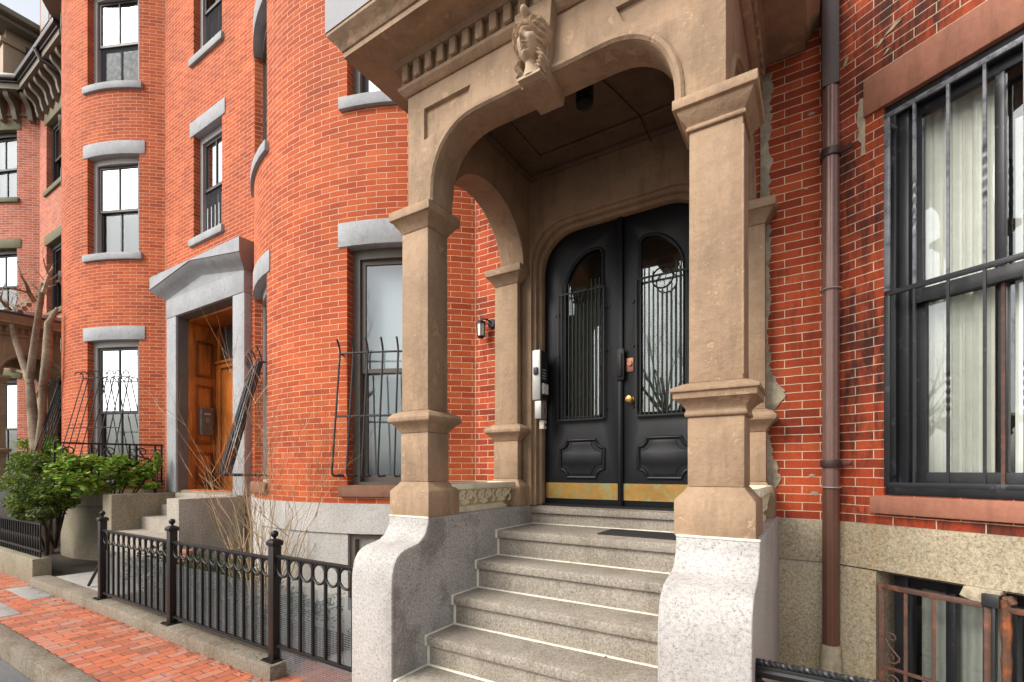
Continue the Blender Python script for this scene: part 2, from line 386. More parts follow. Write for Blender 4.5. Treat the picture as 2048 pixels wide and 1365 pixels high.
    def lathe(s, c, prof, k=16, ax='z'):
        V = []; F = []
        for r, h in prof:
            for j in range(k):
                a = 2 * PI * j / k; u, v = r * math.cos(a), r * math.sin(a)
                V.append({'z': (c[0] + u, c[1] + v, c[2] + h), 'y': (c[0] + u, c[1] + h, c[2] + v), 'x': (c[0] + h, c[1] + u, c[2] + v)}[ax])
        n = len(prof)
        for i in range(n - 1):
            for j in range(k): F.append((i * k + j, i * k + (j + 1) % k, (i + 1) * k + (j + 1) % k, (i + 1) * k + j))
        F += [tuple(range(k)), tuple((n - 1) * k + j for j in range(k - 1, -1, -1))]
        s.add(V, F)
    def ball(s, c, r, k=12): s.lathe(c, [(r * max(.02, math.sin(PI * i / 8)), -r * math.cos(PI * i / 8)) for i in range(9)], k)
    def uloft(s, xl, xr, yf, yb, prof):
        V = []; F = []
        for o, z in prof: V += [(xl - o, yb, z), (xl - o, yf - o, z), (xr + o, yf - o, z), (xr + o, yb, z)]
        for i in range(len(prof) - 1):
            for k in range(3): F.append((4 * i + k, 4 * i + k + 1, 4 * i + 5 + k, 4 * i + 4 + k))
        s.add(V, F)
    def build(s, name, mat, parent=None, smooth=35, bevel=0, seg=2, merge=True):
        off = wl(parent)
        me = bpy.data.meshes.new(name)
        bm = bmesh.new(); L = bm.loops.layers.uv.new('UVMap')
        vs = [bm.verts.new((p[0] - off.x, p[1] - off.y, p[2] - off.z)) for p in s.v]
        for f, uv in zip(s.f, s.uv):
            if len(set(f)) < 3: continue
            try: bf = bm.faces.new([vs[i] for i in f])
            except ValueError: continue
            if uv:
                for lp, q in zip(bf.loops, uv): lp[L].uv = q
        if merge: bmesh.ops.remove_doubles(bm, verts=bm.verts, dist=1e-5)
        bmesh.ops.recalc_face_normals(bm, faces=bm.faces)
        if bevel:
            ed = [e for e in bm.edges if len(e.link_faces) == 2 and e.calc_face_angle(0) > R(38)]
            bmesh.ops.bevel(bm, geom=ed, offset=bevel, segments=seg, affect='EDGES', clamp_overlap=True, profile=.5)
        for e in bm.edges: e.smooth = (len(e.link_faces) == 2 and e.calc_face_angle(0) < R(smooth))
        for f in bm.faces: f.smooth = True
        bm.to_mesh(me); bm.free()
        me.materials.append(B[mat] if isinstance(mat, str) else mat)
        o = bpy.data.objects.new(name, me); C.objects.link(o)
        if parent: o.parent = parent
        return o

def tag(o, label, cat, group=None):
    o['label'] = label; o['category'] = cat
    if group: o['group'] = group
    return o
def thing(name, label, cat, loc, group=None):
    o = bpy.data.objects.new(name, None); C.objects.link(o); o.location = loc
    o.empty_display_size = .1
    return tag(o, label, cat, group)
def struct(o, kind='structure'): o['kind'] = kind; return o
def copy_tree(o, parent=None):
    c = o.copy(); C.objects.link(c)
    if parent: c.parent = parent
    for ch in list(o.children): copy_tree(ch, c)
    return c

# ------------------------------------------------------------------ wall and window helpers
YW = 3.9
RB = 2.67
def M_flat(a, z, d): return Vector((a, YW + d, z))
def M_bay(cx):
    def M(a, z, d):
        th = a / RB; r = RB - d
        return Vector((cx + r * math.sin(th), 5.8 - r * math.cos(th), z))
    return M
T31 = R(31)
def M_cant(a, z, d): return Vector((.085 + a * math.cos(T31) + d * math.sin(T31), 3.9 - a * math.sin(T31) + d * math.cos(T31), z))
TH = lambda deg: R(deg) * RB
ALIM = TH(44.6)

def wall(M, a0, a1, z0, z1, ops, step=None, reveal=.22, uoff=0, mb=None, d=0):
    mb = mb or MB()
    A = {a0, a1}; Z = {z0, z1}
    for o in ops: A |= {o[0], o[1]}; Z |= {o[2], o[3]}
    if step:
        n = max(1, round((a1 - a0) / step)); A |= {a0 + (a1 - a0) * i / n for i in range(n + 1)}
    A = sorted(A); Z = sorted(z for z in Z if z0 - 1e-6 <= z <= z1 + 1e-6)
    for i in range(len(A) - 1):
        if A[i + 1] - A[i] < 1e-6: continue
        for j in range(len(Z) - 1):
            am = (A[i] + A[i + 1]) / 2; zm = (Z[j] + Z[j + 1]) / 2
            if any(o[0] < am < o[1] and o[2] < zm < o[3] for o in ops): continue
            q = [(A[i], Z[j]), (A[i + 1], Z[j]), (A[i + 1], Z[j + 1]), (A[i], Z[j + 1])]
            mb.quad(*[M(a, z, d) for a, z in q], uv=[(a + uoff + 50, z + .03) for a, z in q])
    for o in ops:
        for a, sg in ((o[0], -1), (o[1], 1)):
            q = [(a, o[2], d), (a, o[3], d), (a, o[3], d + reveal), (a, o[2], d + reveal)]
            mb.quad(*[M(*p) for p in q], uv=[(p[0] + sg * p[2] + uoff + 50, p[1] + .03) for p in q])
        seg = [a for a in A if o[0] - 1e-6 <= a <= o[1] + 1e-6]
        for z in (o[2], o[3]):
            for i in range(len(seg) - 1):
                q = [(seg[i], z, d), (seg[i + 1], z, d), (seg[i + 1], z, d + reveal), (seg[i], z, d + reveal)]
                mb.quad(*[M(*p) for p in q], uv=[(p[0] + uoff + 50, p[1] + p[2]) for p in q])
    return mb

def window(house, M, a0, a1, z0, z1, trim='grey', sill_m=None, frame='grey_wood', sash='darkwood', muntin=True, back='blind', n=1,
           lint=True, lh=.225, glass='glass', deep=.10, low_bars=False, screen=False):
    g = MB(); cw = .085
    for (p, q) in ((a0, a0 + cw), (a1 - cw, a1)): g.mbox(M, p, q, z0, z1, deep, deep + .12, 1)
    g.mbox(M, a0 + cw, a1 - cw, z1 - .10, z1, deep, deep + .12, n)
    g.mbox(M, a0 + cw, a1 - cw, z0, z0 + .035, deep, deep + .14, n)
    win = g.build('window', frame, house)
    if lint:
        g = MB(); g.mbox(M, a0 - .10, a1 + .10, z1 - .002, z1 + lh, -.014, .21, n); g.build('lintel', trim, win, bevel=.004)
    g = MB(); g.mbox(M, a0 - .075, a1 + .06, z0 - .11, z0 + .006, -.045, .24, n); g.build('sill', sill_m or trim, win, bevel=.006)
    b0, b1 = a0 + cw, a1 - cw; zb, zt = z0 + .035, z1 - .10; zm = (zb + zt) / 2
    W0 = M
    def M(a, z, d):                                 # sashes are flat between the jambs
        t_ = (a - b0) / (b1 - b0); return W0(b0, z, d).lerp(W0(b1, z, d), t_)
    for (p, q, d) in ((zm - .02, zt, deep + .03), (zb, zm + .025, deep + .07)):
        g = MB(); sw = .045
        g.mbox(M, b0 + .004, b0 + sw, p, q, d, d + .035); g.mbox(M, b1 - sw, b1 - .004, p, q, d, d + .035)
        g.mbox(M, b0 + sw, b1 - sw, q - .045, q, d, d + .035); g.mbox(M, b0 + sw, b1 - sw, p, p + (.045 if p > zb else .07), d, d + .035)
        if muntin: am = (b0 + b1) / 2; g.mbox(M, am - .014, am + .014, p + .04, q - .04, d + .003, d + .03)
        s = g.build('sash', sash, win)
        g = MB(); g.quad(M(b0 + sw, p + .03, d + .018), M(b1 - sw, p + .03, d + .018), M(b1 - sw, q - .03, d + .018), M(b0 + sw, q - .03, d + .018)); g.build('pane', glass, win)
    if back:
        g = MB(); g.mbox(M, a0 - .02, a1 + .02, z0 - .05, z1 + .05, deep + .17, deep + .18); g.build('curtain' if 'curtain' in back else 'blind', back, win)  # with dark backing this sheet stands in for the unlit room
    if screen:
        g = MB(); g.quad(M(b0 + .02, zb + .01, deep + .05), M(b1 - .02, zb + .01, deep + .05), M(b1 - .02, zm, deep + .05), M(b0 + .02, zm, deep + .05)); g.build('insect_screen', 'screen', win)
    if low_bars:
        for i in range(6):
            g = MB(); a = b0 + .06 + (b1 - b0 - .12) * i / 5; g.tube([M(a, zb + .02, deep + .05), M(a, zb + .5, deep + .05)], .007, 5); g.build('bar', 'white', win)
    return win

def guard(house, M, a0, a1, zt, zb, out, nb, hook=True, n=6, mat='iron_grey', lift=.13, w=.012):
    cz = zt - .11; z2 = zb + (cz - zb) * .48
    dd = lambda z: -.05 - out * max(0, min(1, (cz - z) / (cz - zb)))
    rail = lambda z: [M(a0 + (a1 - a0) * i / n, z, dd(z) + .005) for i in range(n + 1)]
    g = MB(); g.tube([M(a0, cz, .03)] + rail(cz) + [M(a1, cz, .03)], w * .8, 6); root = g.build('window_guard', mat, house)
    g = MB(); g.tube(rail(z2), w * .8, 6); g.build('rail', mat, root)
    for a in (a0, a1): g = MB(); g.tube([M(a, zb, .02), M(a, zb, dd(zb) + .03)], w, 6); g.build('bracket', mat, root)
    for i in range(nb):
        a = a0 + (a1 - a0) * i / (nb - 1); P = [M(a, zb, .01), M(a, zb - .004, dd(zb) + .05)]
        P += [M(a, zb + .012, dd(zb) + .012), M(a, zb + .05, dd(zb + .05))]
        P += [M(a, zb + (cz - zb) * k / 6, dd(zb + (cz - zb) * k / 6)) for k in range(1, 7)]
        if hook:
            for k in range(1, 9):
                an = PI * k / 8; P.append(M(a, cz + .02 + .07 * math.sin(an), dd(cz) - .065 * (1 - math.cos(an))))
        else:
            for k in range(1, 6): P.append(M(a, cz + lift * k / 5, dd(cz) - .05 * (k / 5) ** 2))
        g = MB(); g.tube(P, w * .72, 6); g.build('bar', mat, root)
    return root

def bow_house(cx, label, brick, trim, ops_bay, ops_flat, flat_brick=None, bay_ops_bsmt=(), band='g_band', fx=(0, 0), ztop=11.0, spans=None):
    spans = spans or [fx]
    M = M_bay(cx); h = thing('brick_house', label, 'house', (cx, 5.0, 0))
    mb = wall(M, -ALIM, ALIM, 1.322, ztop, ops_bay, step=.16)
    if flat_brick is None: wall(M_flat, fx[0], fx[1], 1.322, ztop, ops_flat, mb=mb)
    mb.build('wall', brick, h)
    if flat_brick: wall(M_flat, fx[0], fx[1], 1.322, ztop, ops_flat).build('wall', flat_brick, h)
    g = MB(); g.mbox(M, -ALIM, ALIM, 1.022, 1.322, -.03, .25, 28)
    wall(M, -ALIM, ALIM, -.3, 1.014, bay_ops_bsmt, step=.16, reveal=.25, mb=g, d=-.014)
    g.build('foundation', band, h)
    for p, q in spans:
        g = MB(); g.mbox(M_flat, p, q, 1.022, 1.322, -.03, .25); wall(M_flat, p, q, -.3, 1.014, [], mb=g, d=-.014); g.build('foundation', band, h)
    g = MB(); p = M(ALIM, 0, 0); g.box(p.x - .003, p.x + .004, p.y - .004, p.y + .003, 1.33, ztop - .5); g.build('corner_joint', 'mortar', h)
    # closed shell behind the street wall
    xl, xr = cx - 1.93, fx[1]
    g = MB(); g.box(xl, xr, 9.0, 9.2, -.3, ztop); g.box(xl, xl + .12, 4.3, 9, -.3, ztop); g.box(xr - .12, xr, 4.3, 9, -.3, ztop)
    for z in (1.0, 4.75, 7.7): g.box(xl + .13, xr - .13, 4.6, 8.99, z, z + .1)
    g.build('party_wall', 'card', h)
    g = MB(); pts = [M(-ALIM + 2 * ALIM * i / 24, 0, .02) for i in range(25)] + [Vector((xr, YW + .02, 0)), Vector((xr, 9.1, 0)), Vector((xl, 9.1, 0))]
    g.prism([(p.x, p.y) for p in pts], lambda u, v, t: (u, v, t), ztop, ztop + .1); g.build('roof', 'slate', h)
    return h, M

def cornice(h, M, fx, ztop=11.0, brackets=False):
    g = MB()
    for (MM, a0, a1, n) in ((M, -ALIM, ALIM, 24), (M_flat, fx[0], fx[1], 1)):
        e = .16 if n == 1 else 0
        g.mbox(MM, a0, a1, ztop - .42, ztop - .36, -.04, .06, n)
        g.mbox(MM, a0 + e * 0, a1, ztop - .03, ztop + .10, -.40, .06, n)
    c = g.build('cornice', 'cornice', h)
    g = MB()
    for (MM, a0, a1, n) in ((M, -ALIM, ALIM, 24), (M_flat, fx[0], fx[1], 1)):
        g.mbox(MM, a0, a1, ztop + .10, ztop + .15, -.44, .0, n); g.mbox(MM, a0, a1, ztop + .15, ztop + .27, -.50, -.02, n)
    g.build('gutter', 'gutter', h, bevel=.02)
    if brackets:
        def br(MM, a):
            g = MB(); w = .05
            pr = [(0, -.03), (-.34, -.03), (-.34, -.10), (-.30, -.17), (-.20, -.24), (-.15, -.33), (-.14, -.42), (-.10, -.55), (0, -.58)]
            g.prism(pr, lambda u, v, t: MM(a + t, ztop + v, u), -w, w); g.build('bracket', 'cornice', h)
        for i in range(8): br(M_flat, fx[0] + .3 + i * .36)
        for i in range(10): br(M, ALIM - .12 - i * .33)
    return c

# ------------------------------------------------------------------ ground, road, sidewalk, kerbs
g = MB(); g.quad((-70, -40, -.16), (30, -40, -.16), (30, 1.33, -.16), (-70, 1.33, -.16)); struct(g.build('road', 'asphalt'))
g = MB(); g.quad((-70, 1.0, -.155), (30, 1.0, -.155), (30, 1.10, -.155), (-70, 1.10, -.155)); struct(g.build('road_strip', 'tar'))
g = MB(); g.box(-70, 30, 1.335, 1.495, -.4, .004); struct(g.build('kerb', 'kerb', bevel=.012))
g = MB()
for x0, x1 in ((-70, -8.35), (-8.35, 30)):
    q = [(x0, 1.495), (x1, 1.495), (x1, 2.62), (x0, 2.62)]
    g.quad(*[(x, y, 0) for x, y in q], uv=[(y + .02, x) for x, y in q])
struct(g.build('pavement', 'pave'))
g = MB(); g.box(-70, 30, 2.62, 4.3, -.5, -.035); struct(g.build('ground', 'conc'))
g = MB(); g.box(-9.5, -8.45, 1.95, 2.19, -.05, .006); g.box(-8.7, -7.75, 1.52, 1.72, -.05, .006); struct(g.build('pavement_slab', 'conc', bevel=.003))
g = MB(); g.box(-9.57, -3.62, 2.20, 2.42, -.1, .115); struct(g.build('garden_kerb', 'kerb', bevel=.014))
g = MB(); g.box(-9.4, -7.35, 2.421, 2.95, -.1, .10); struct(g.build('path', 'conc', bevel=.006))
g = MB(); g.box(-7.3, -3.75, 2.421, 3.12, -.1, .06); g.box(-16, -9.42, 2.47, 4.2, -.1, .09); struct(g.build('soil', 'soil'))

# ------------------------------------------------------------------ our house (bow front left of the porch)
w1 = (TH(16.5), TH(34.5), 1.50, 3.905); w2 = (TH(-34), TH(-12), 1.50, 3.905)
up = lambda w: [(w[0], w[1], 5.38, 7.09), (w[0], w[1], 8.31, 9.98)]
bs = (TH(16.9), TH(37), .25, 1.014)
PX = -1.43
ours, M1 = bow_house(-4.75, 'red brick bow fronted house carrying the brown porch and black double doors', 'brick', 'grey',
    [w1, w2] + up(w1) + up(w2), [(PX - .82, PX + .82, 1.322, 4.36), (-1.95, -.95, 5.45, 7.09), (-1.95, -.95, 8.31, 9.98)], 'brick_flat', [bs], fx=(-2.876, .085), spans=[(-2.876, PX - 1.15), (PX + 1.1, .085)])
window(ours, M1, *w1, sill_m='sill_brown', frame='frame_brown', sash='frame_brown', muntin=False, back='blind_grey', n=6, lh=.24, glass='glass_wavy')
window(ours, M1, *w2, sill_m='sill_brown', frame='grey_wood', muntin=False, back='blind_grey', n=6, lh=.24)
for w_ in (w1, w2):
    for q in up(w_): window(ours, M1, *q, frame='frame_brown', sash='darkwood', back='blind', n=6)
for q in ((-1.95, -.95, 5.45, 7.09), (-1.95, -.95, 8.31, 9.98)): window(ours, M_flat, *q)
guard(ours, M1, TH(15.5), TH(35), 2.93, 1.60, .13, 7, hook=False, mat='iron_grey', w=.0135)
g2 = guard(ours, M1, TH(-33), TH(-12.5), 3.0, 1.60, .33, 6, hook=False, mat='iron_grey', lift=.16, w=.013)
for a in (TH(-33), TH(-12.5)):
    g = MB(); P = [M1(a, 1.60 + (2.89 - 1.60) * k / 8, -.055 - .33 * (1 - k / 8)) for k in range(9)]
    for k in range(8): g.bar(P[k], P[k + 1], .05, .012, (math.cos(a / RB), math.sin(a / RB), 0))
    g.build('side_bar', 'iron_grey', g2)
cornice(ours, M1, (-2.876, .085))
g = MB()
g.mbox(M1, bs[0], bs[0] + .06, bs[2], bs[3], .02, .2); g.mbox(M1, bs[1] - .06, bs[1], bs[2], bs[3], .02, .2); g.mbox(M1, bs[0] + .06, bs[1] - .06, bs[3] - .05, bs[3], .02, .2, 4)
bw = g.build('basement_window', 'frame_brown', ours)
g = MB(); g.mbox(M1, bs[0] + .06, bs[0] + .11, bs[2], bs[3] - .05, .10, .16); g.mbox(M1, bs[0] + .11, bs[1] - .06, bs[3] - .10, bs[3] - .05, .10, .16); g.mbox(M1, bs[0] + .11, bs[0] + .15, bs[2], bs[3] - .1, .12, .16); g.build('sash', 'white', bw)
g = MB(); g.mbox(M1, bs[0] + .1, bs[1] - .05, bs[2], bs[3] - .06, .17, .18); g.build('pane', 'card', bw)
# mortar smeared where the porch meets the right-hand wall
g = MB()
rnd = random.Random(4)
def patch(g, pts, d=.004): g.prism(pts, lambda u, v, t: (u, YW - t, v), 0, d)
z = 1.34; L_ = []; R_ = []; wv = 0
while z < 4.5:
    wv = wv * .8 + rnd.uniform(-.012, .012)
    wide = .055 * math.exp(-((z - 1.65) / .16) ** 2) + .105 * math.exp(-((z - 2.18) / .10) ** 2) + .03 * math.exp(-((z - 1.42) / .06) ** 2) + (.04 * max(0, z - 4.0))
    L_.append((-.335, z)); R_.append((-.282 + wv + wide + rnd.uniform(-.006, .006), z)); z += rnd.uniform(.012, .026)
patch(g, L_ + R_[::-1], .010)
for (cx, cz, r) in ((-.02, 1.62, .02), (.0, 1.50, .025), (-.03, 4.1, .02), (-.05, 3.6, .015)):
    patch(g, [(cx + r * rnd.uniform(.6, 1.5) * math.cos(a * PI / 4), cz + r * .5 * rnd.uniform(.6, 1.4) * math.sin(a * PI / 4)) for a in range(8)])
g.build('mortar_patch', 'mortar', ours, bevel=.003)

# ------------------------------------------------------------------ entrance porch
POR = thing('entrance_porch', 'brown painted stone porch with a carved head over its wide arch, nearest the camera', 'porch', (PX, 2.7, 1.33))
XL, XR, YF, YB = PX - 1.06, PX + 1.06, 2.558, YW - .012
def colprof(mold, k=0):
    hx, hy = .187, .17 - k
    f = lambda d, z: (hx - d, hy - d, z)
    base = [f(0, 1.331), f(0, 1.505), f(.012, 1.522), f(.042, 1.555), f(.055, 1.575)]
    sh1 = [f(.055, 1.575), f(.055, 1.925)]
    if mold: col = [f(.055, 1.925), f(.043, 1.93), f(.040, 1.945), f(.048, 1.955), f(.045, 1.97), f(.025, 1.995), f(.002, 2.012), f(-.006, 2.016), f(-.006, 2.045), f(-.018, 2.05), f(-.018, 2.066), f(.03, 2.09), f(.06, 2.10)]
    else: col = [f(.055, 1.925), f(.05, 1.94), f(.015, 1.985), f(-.012, 2.005), f(-.014, 2.035), f(.01, 2.062), f(.06, 2.085)]
    sh2 = [f(.060, col[-1][2]), f(.062, 3.375)]
    cap = ([f(.062, 3.375), f(.048, 3.378), f(.046, 3.392), f(.054, 3.40)] if mold else [f(.062, 3.375)])
    cap += ([f(.045, 3.41), f(.02, 3.445), f(.012, 3.462), f(.012, 3.472), f(-.008, 3.474), f(-.008, 3.524)] if mold else [f(.055, 3.39), f(.01, 3.455), f(-.006, 3.462), f(-.006, 3.524)])
    return base, sh1, col, sh2, cap
def column(name, cx, cy, mold, k=0):
    base, s1, co, s2, cap = colprof(mold, k)
    g = MB(); g.sq(cx, cy, s1); g.sq(cx, cy, s2)
    if name == 'column' and mold:   # edge bead on the near column's shaft
        g.box(cx + .118, cx + .131, cy - .116, cy - .104, 2.12, 3.33)
    c = g.build(name, 'brown', POR, bevel=.008)
    for nm, p in (('base', base), ('collar', co), ('capital', cap)):
        g = MB(); g.sq(cx, cy, p); g.build(nm, 'brown', c, bevel=.005)
CX = 1.007
column('column', PX - CX, 2.678, False); column('column', PX + CX + .003, 2.678, True)
column('pilaster', PX - CX, 3.808, False, .078); column('pilaster', PX + CX + .003, 3.808, False, .078)
def archpath(hw, top, sp, fl, rz, n=14, e=2.25):
    """depressed arch: straight jambs to sp, rounded corners, flat crown"""
    cz = top - rz; rx = hw - fl; P = []
    for i in range(n + 1):
        a = PI / 2 * i / n; P.append((fl + rx * math.cos(a) ** (2 / e), cz + rz * math.sin(a) ** (2 / e)))
    P = [(hw, sp)] + P
    return [(PX - x, z) for x, z in P] + [(PX + x, z) for x, z in P[::-1]]
AP = archpath(.815, 4.01, 3.526, .42, .44)
AO = archpath(.865, 4.062, 3.526, .42, .49)
outer = [(XL, 3.526), (XL, 4.34), (XR, 4.34), (XR, 3.526)] + AP[::-1]
def tri(sx):
    P = [(PX + sx * .907, 3.985), (PX + sx * .907, 4.205), (PX + sx * .50, 4.205)]
    P += [(PX + sx * (.50 + .407 * (1 - math.cos(t))) , 4.205 - .22 * math.sin(t)) for t in (R(25), R(50), R(70))]
    return P
g = MB(); g.prism(outer, lambda u, v, t: (u, t, v), YF, 2.76, holes=[tri(-1), tri(1)], hole_w=YF + .028)
arch = g.build('front_arch', 'brown', POR, bevel=.004)
g = MB(); g.tube([(u, YF + .002, v) for u, v in archpath(.842, 4.036, 3.53, .42, .465)], .026, 8); g.build('arch_moulding', 'brown', arch)
# side arches
SA = [(3.25 + .53 * math.cos(PI * i / 18), 3.526 + .475 * math.sin(PI * i / 18)) for i in range(19)]
for sx in (-1, 1):
    g = MB(); po = [(2.76, 3.526), (2.76, 4.34), (YB, 4.34), (YB, 3.526)] + SA
    x0, x1 = PX + sx * 1.06, PX + sx * .82
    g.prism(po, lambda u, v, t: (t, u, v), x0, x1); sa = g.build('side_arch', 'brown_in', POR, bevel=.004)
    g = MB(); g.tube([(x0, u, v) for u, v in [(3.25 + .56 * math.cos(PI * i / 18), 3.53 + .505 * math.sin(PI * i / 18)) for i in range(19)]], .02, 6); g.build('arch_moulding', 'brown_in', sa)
# cornice
g = MB(); g.uloft(XL, XR, YF, YB, [(-.1, 4.341), (.012, 4.341), (.03, 4.352), (.05, 4.372), (.052, 4.395), (.03, 4.405), (.03, 4.515), (.07, 4.520), (.082, 4.535), (.09, 4.547),
    (.312, 4.547), (.312, 4.585), (.322, 4.588), (.332, 4.60), (.352, 4.635), (.378, 4.655), (.394, 4.672), (.394, 4.70), (-.1, 4.72)])
co = g.build('cornice', 'brown', POR, smooth=25)
g = MB(); x = XL + .005
while x < XR: g.box(x, x + .060, YF - .074, YF - .028, 4.404, 4.519); x += .107
g.build('dentil_course', 'brown', co, bevel=.014)
for xx in (XL, XR):
    sg = -1 if xx == XL else 1; g = MB(); y = YF + .02
    while y < YB - .1: g.box(min(xx + sg * .028, xx + sg * .074), max(xx + sg * .028, xx + sg * .074), y, y + .060, 4.404, 4.519); y += .107
    g.build('dentil_course', 'brown', co, bevel=.014)
g = MB(); g.uloft(XL, XR, YF, YB, [(.396, 4.695), (.40, 4.695), (.40, 4.95), (.37, 4.96), (.1, 5.06), (-.2, 5.12), (-1.05, 5.15)]); g.build('roof', 'flash', POR)
g = MB(); g.box(XL + .24, XR - .24, 2.76, YB, 4.362, 4.40)
ce = g.build('ceiling', 'brown_ceil_shade', POR)
g = MB()
for i_, (o, r) in enumerate(((.0, .03), (.22, .018))):
    P = [(XL + .255 + o, 2.78 + o, 4.35), (XR - .255 - o, 2.78 + o, 4.35), (XR - .255 - o, YB - .015 - o, 4.35), (XL + .255 + o, YB - .015 - o, 4.35)]
    for a in range(4): g.tube([P[a], P[(a + 1) % 4]], r, 8)
g.build('ceiling_moulding', 'brown_ceil_shade', ce)
# keystone with carved head
g = MB(); kx = -1.412
g.add([(kx - .083, 2.485, 3.936), (kx + .083, 2.485, 3.936), (kx + .083, 2.735, 3.936), (kx - .083, 2.735, 3.936),
       (kx - .13, 2.478, 4.40), (kx + .13, 2.478, 4.40), (kx + .13, 2.735, 4.40), (kx - .13, 2.735, 4.40)],
      [(0, 1, 2, 3), (7, 6, 5, 4), (0, 4, 5, 1), (1, 5, 6, 2), (2, 6, 7, 3), (3, 7, 4, 0)])
ks = g.build('keystone', 'brown', POR, bevel=.008)
def G(x, z, cx, cz, sx, sz): return math.exp(-((x - cx) / sx) ** 2 - ((z - cz) / sz) ** 2)
def head_d(x, z):
    ax = abs(x); d = -.02
    e = 1 - (x / .070) ** 2 - ((z + .008) / .106) ** 2
    if z < -.05:                                     # neck, chest
        nh = .042 + max(0, (-.13 - z)) * .55
        e2 = 1 - (x / nh) ** 2
        if e2 > 0: d = max(d, .056 * e2 ** .5 - .005)
        br = abs(ax - .070 + .010 * math.sin(z * 70))         # locks hanging beside the neck
        if br < .018 and z > -.178: d = max(d, .034 + .016 * (1 - (br / .018) ** 2) ** .5 + .007 * math.sin(z * 260 + ax * 200))
    if e > 0:
        f = .108 * e ** .40
        f += .024 * G(x, z, 0, -.024, .0105, .014) + .016 * G(x, z, 0, .004, .008, .028) + .006 * G(x, z, 0, .034, .012, .014)
        f += .008 * G(ax, z, .0125, -.031, .007, .007) - .012 * G(x, z, 0, -.0385, .012, .0045)
        f -= .026 * G(ax, z, .029, .019, .018, .012); f += .015 * G(ax, z, .030, .016, .012, .0075); f -= .006 * G(ax, z, .030, .0265, .016, .0025); f -= .004 * G(ax, z, .030, .0065, .013, .002)
        f += .009 * G(ax, z, .030, .040, .026, .0065)
        f += .014 * G(x, z, 0, -.0495, .016, .005) + .013 * G(x, z, 0, -.0615, .013, .0055) - .014 * G(x, z, 0, -.0553, .02, .0022)
        f -= .010 * G(x, z, 0, -.072, .018, .005) - .014 * G(x, z, 0, -.088, .018, .012) - .007 * G(ax, z, .042, -.02, .018, .02)
        d = max(d, f)
    hz = (z - .050) / .118; eh = 1 - (x / .112) ** 2 - hz ** 2
    line = (x / .062) ** 2 + ((z + .020) / .084) ** 2
    if eh > 0 and line > 1 and z > -.072:
        an = math.atan2(ax, z + .03); rr = line ** .5
        h = .088 * eh ** .42 + .006
        if z > .10: h += .009 * math.sin(x * 240 + z * 90) * math.sin(z * 300 - x * 90) - .006
        elif rr < 1.28 and z > .02: h += .006 + .006 * math.sin(an * 46 + rr * 20)     # braided band over the brow
        elif rr < 1.36 and z > .02: h -= .012
        else: h += .014 * math.sin(z * 170 + ax * 70) + .004 * math.sin(z * 420)
        d = max(d, h)
    dd = (x / .024) ** 2 + ((z - .150) / .030) ** 2
    if dd < 1: d = max(d, .070 + .045 * (1 - dd) ** .5)
    return d
g = MB(); nx, nz = 72, 118; V = []; F = []
for j in range(nz + 1):
    for i in range(nx + 1):
        x = -.115 + .23 * i / nx; z = -.185 + .37 * j / nz
        V.append((kx + x, 2.483 - head_d(x, z) * 1.15, 4.142 + z * .98))
ok = {}
for j in range(nz):
    for i in range(nx):
        q = (j * (nx + 1) + i, j * (nx + 1) + i + 1, (j + 1) * (nx + 1) + i + 1, (j + 1) * (nx + 1) + i)
        if max(2.483 - V[k][1] for k in q) > -.01: F.append(q)
g.add(V, F); g.box(kx - .075, kx + .075, 2.43, 2.484, 3.948, 3.964)
g.build('carved_head', 'carve', ks, smooth=60)
# rendered back wall with moulded door surround
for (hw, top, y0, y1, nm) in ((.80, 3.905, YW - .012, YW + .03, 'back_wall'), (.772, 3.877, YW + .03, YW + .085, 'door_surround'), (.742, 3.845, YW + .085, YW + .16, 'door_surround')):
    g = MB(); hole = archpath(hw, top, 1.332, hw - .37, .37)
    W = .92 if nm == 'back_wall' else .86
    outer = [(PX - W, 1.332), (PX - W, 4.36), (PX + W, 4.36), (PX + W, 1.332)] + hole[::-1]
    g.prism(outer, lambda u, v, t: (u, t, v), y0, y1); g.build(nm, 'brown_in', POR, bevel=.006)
g = MB(); g.box(PX - 2, PX + 2, 4.9, 5.0, 1.2, 4.4); g.build('hall_wall', 'card2', ours)

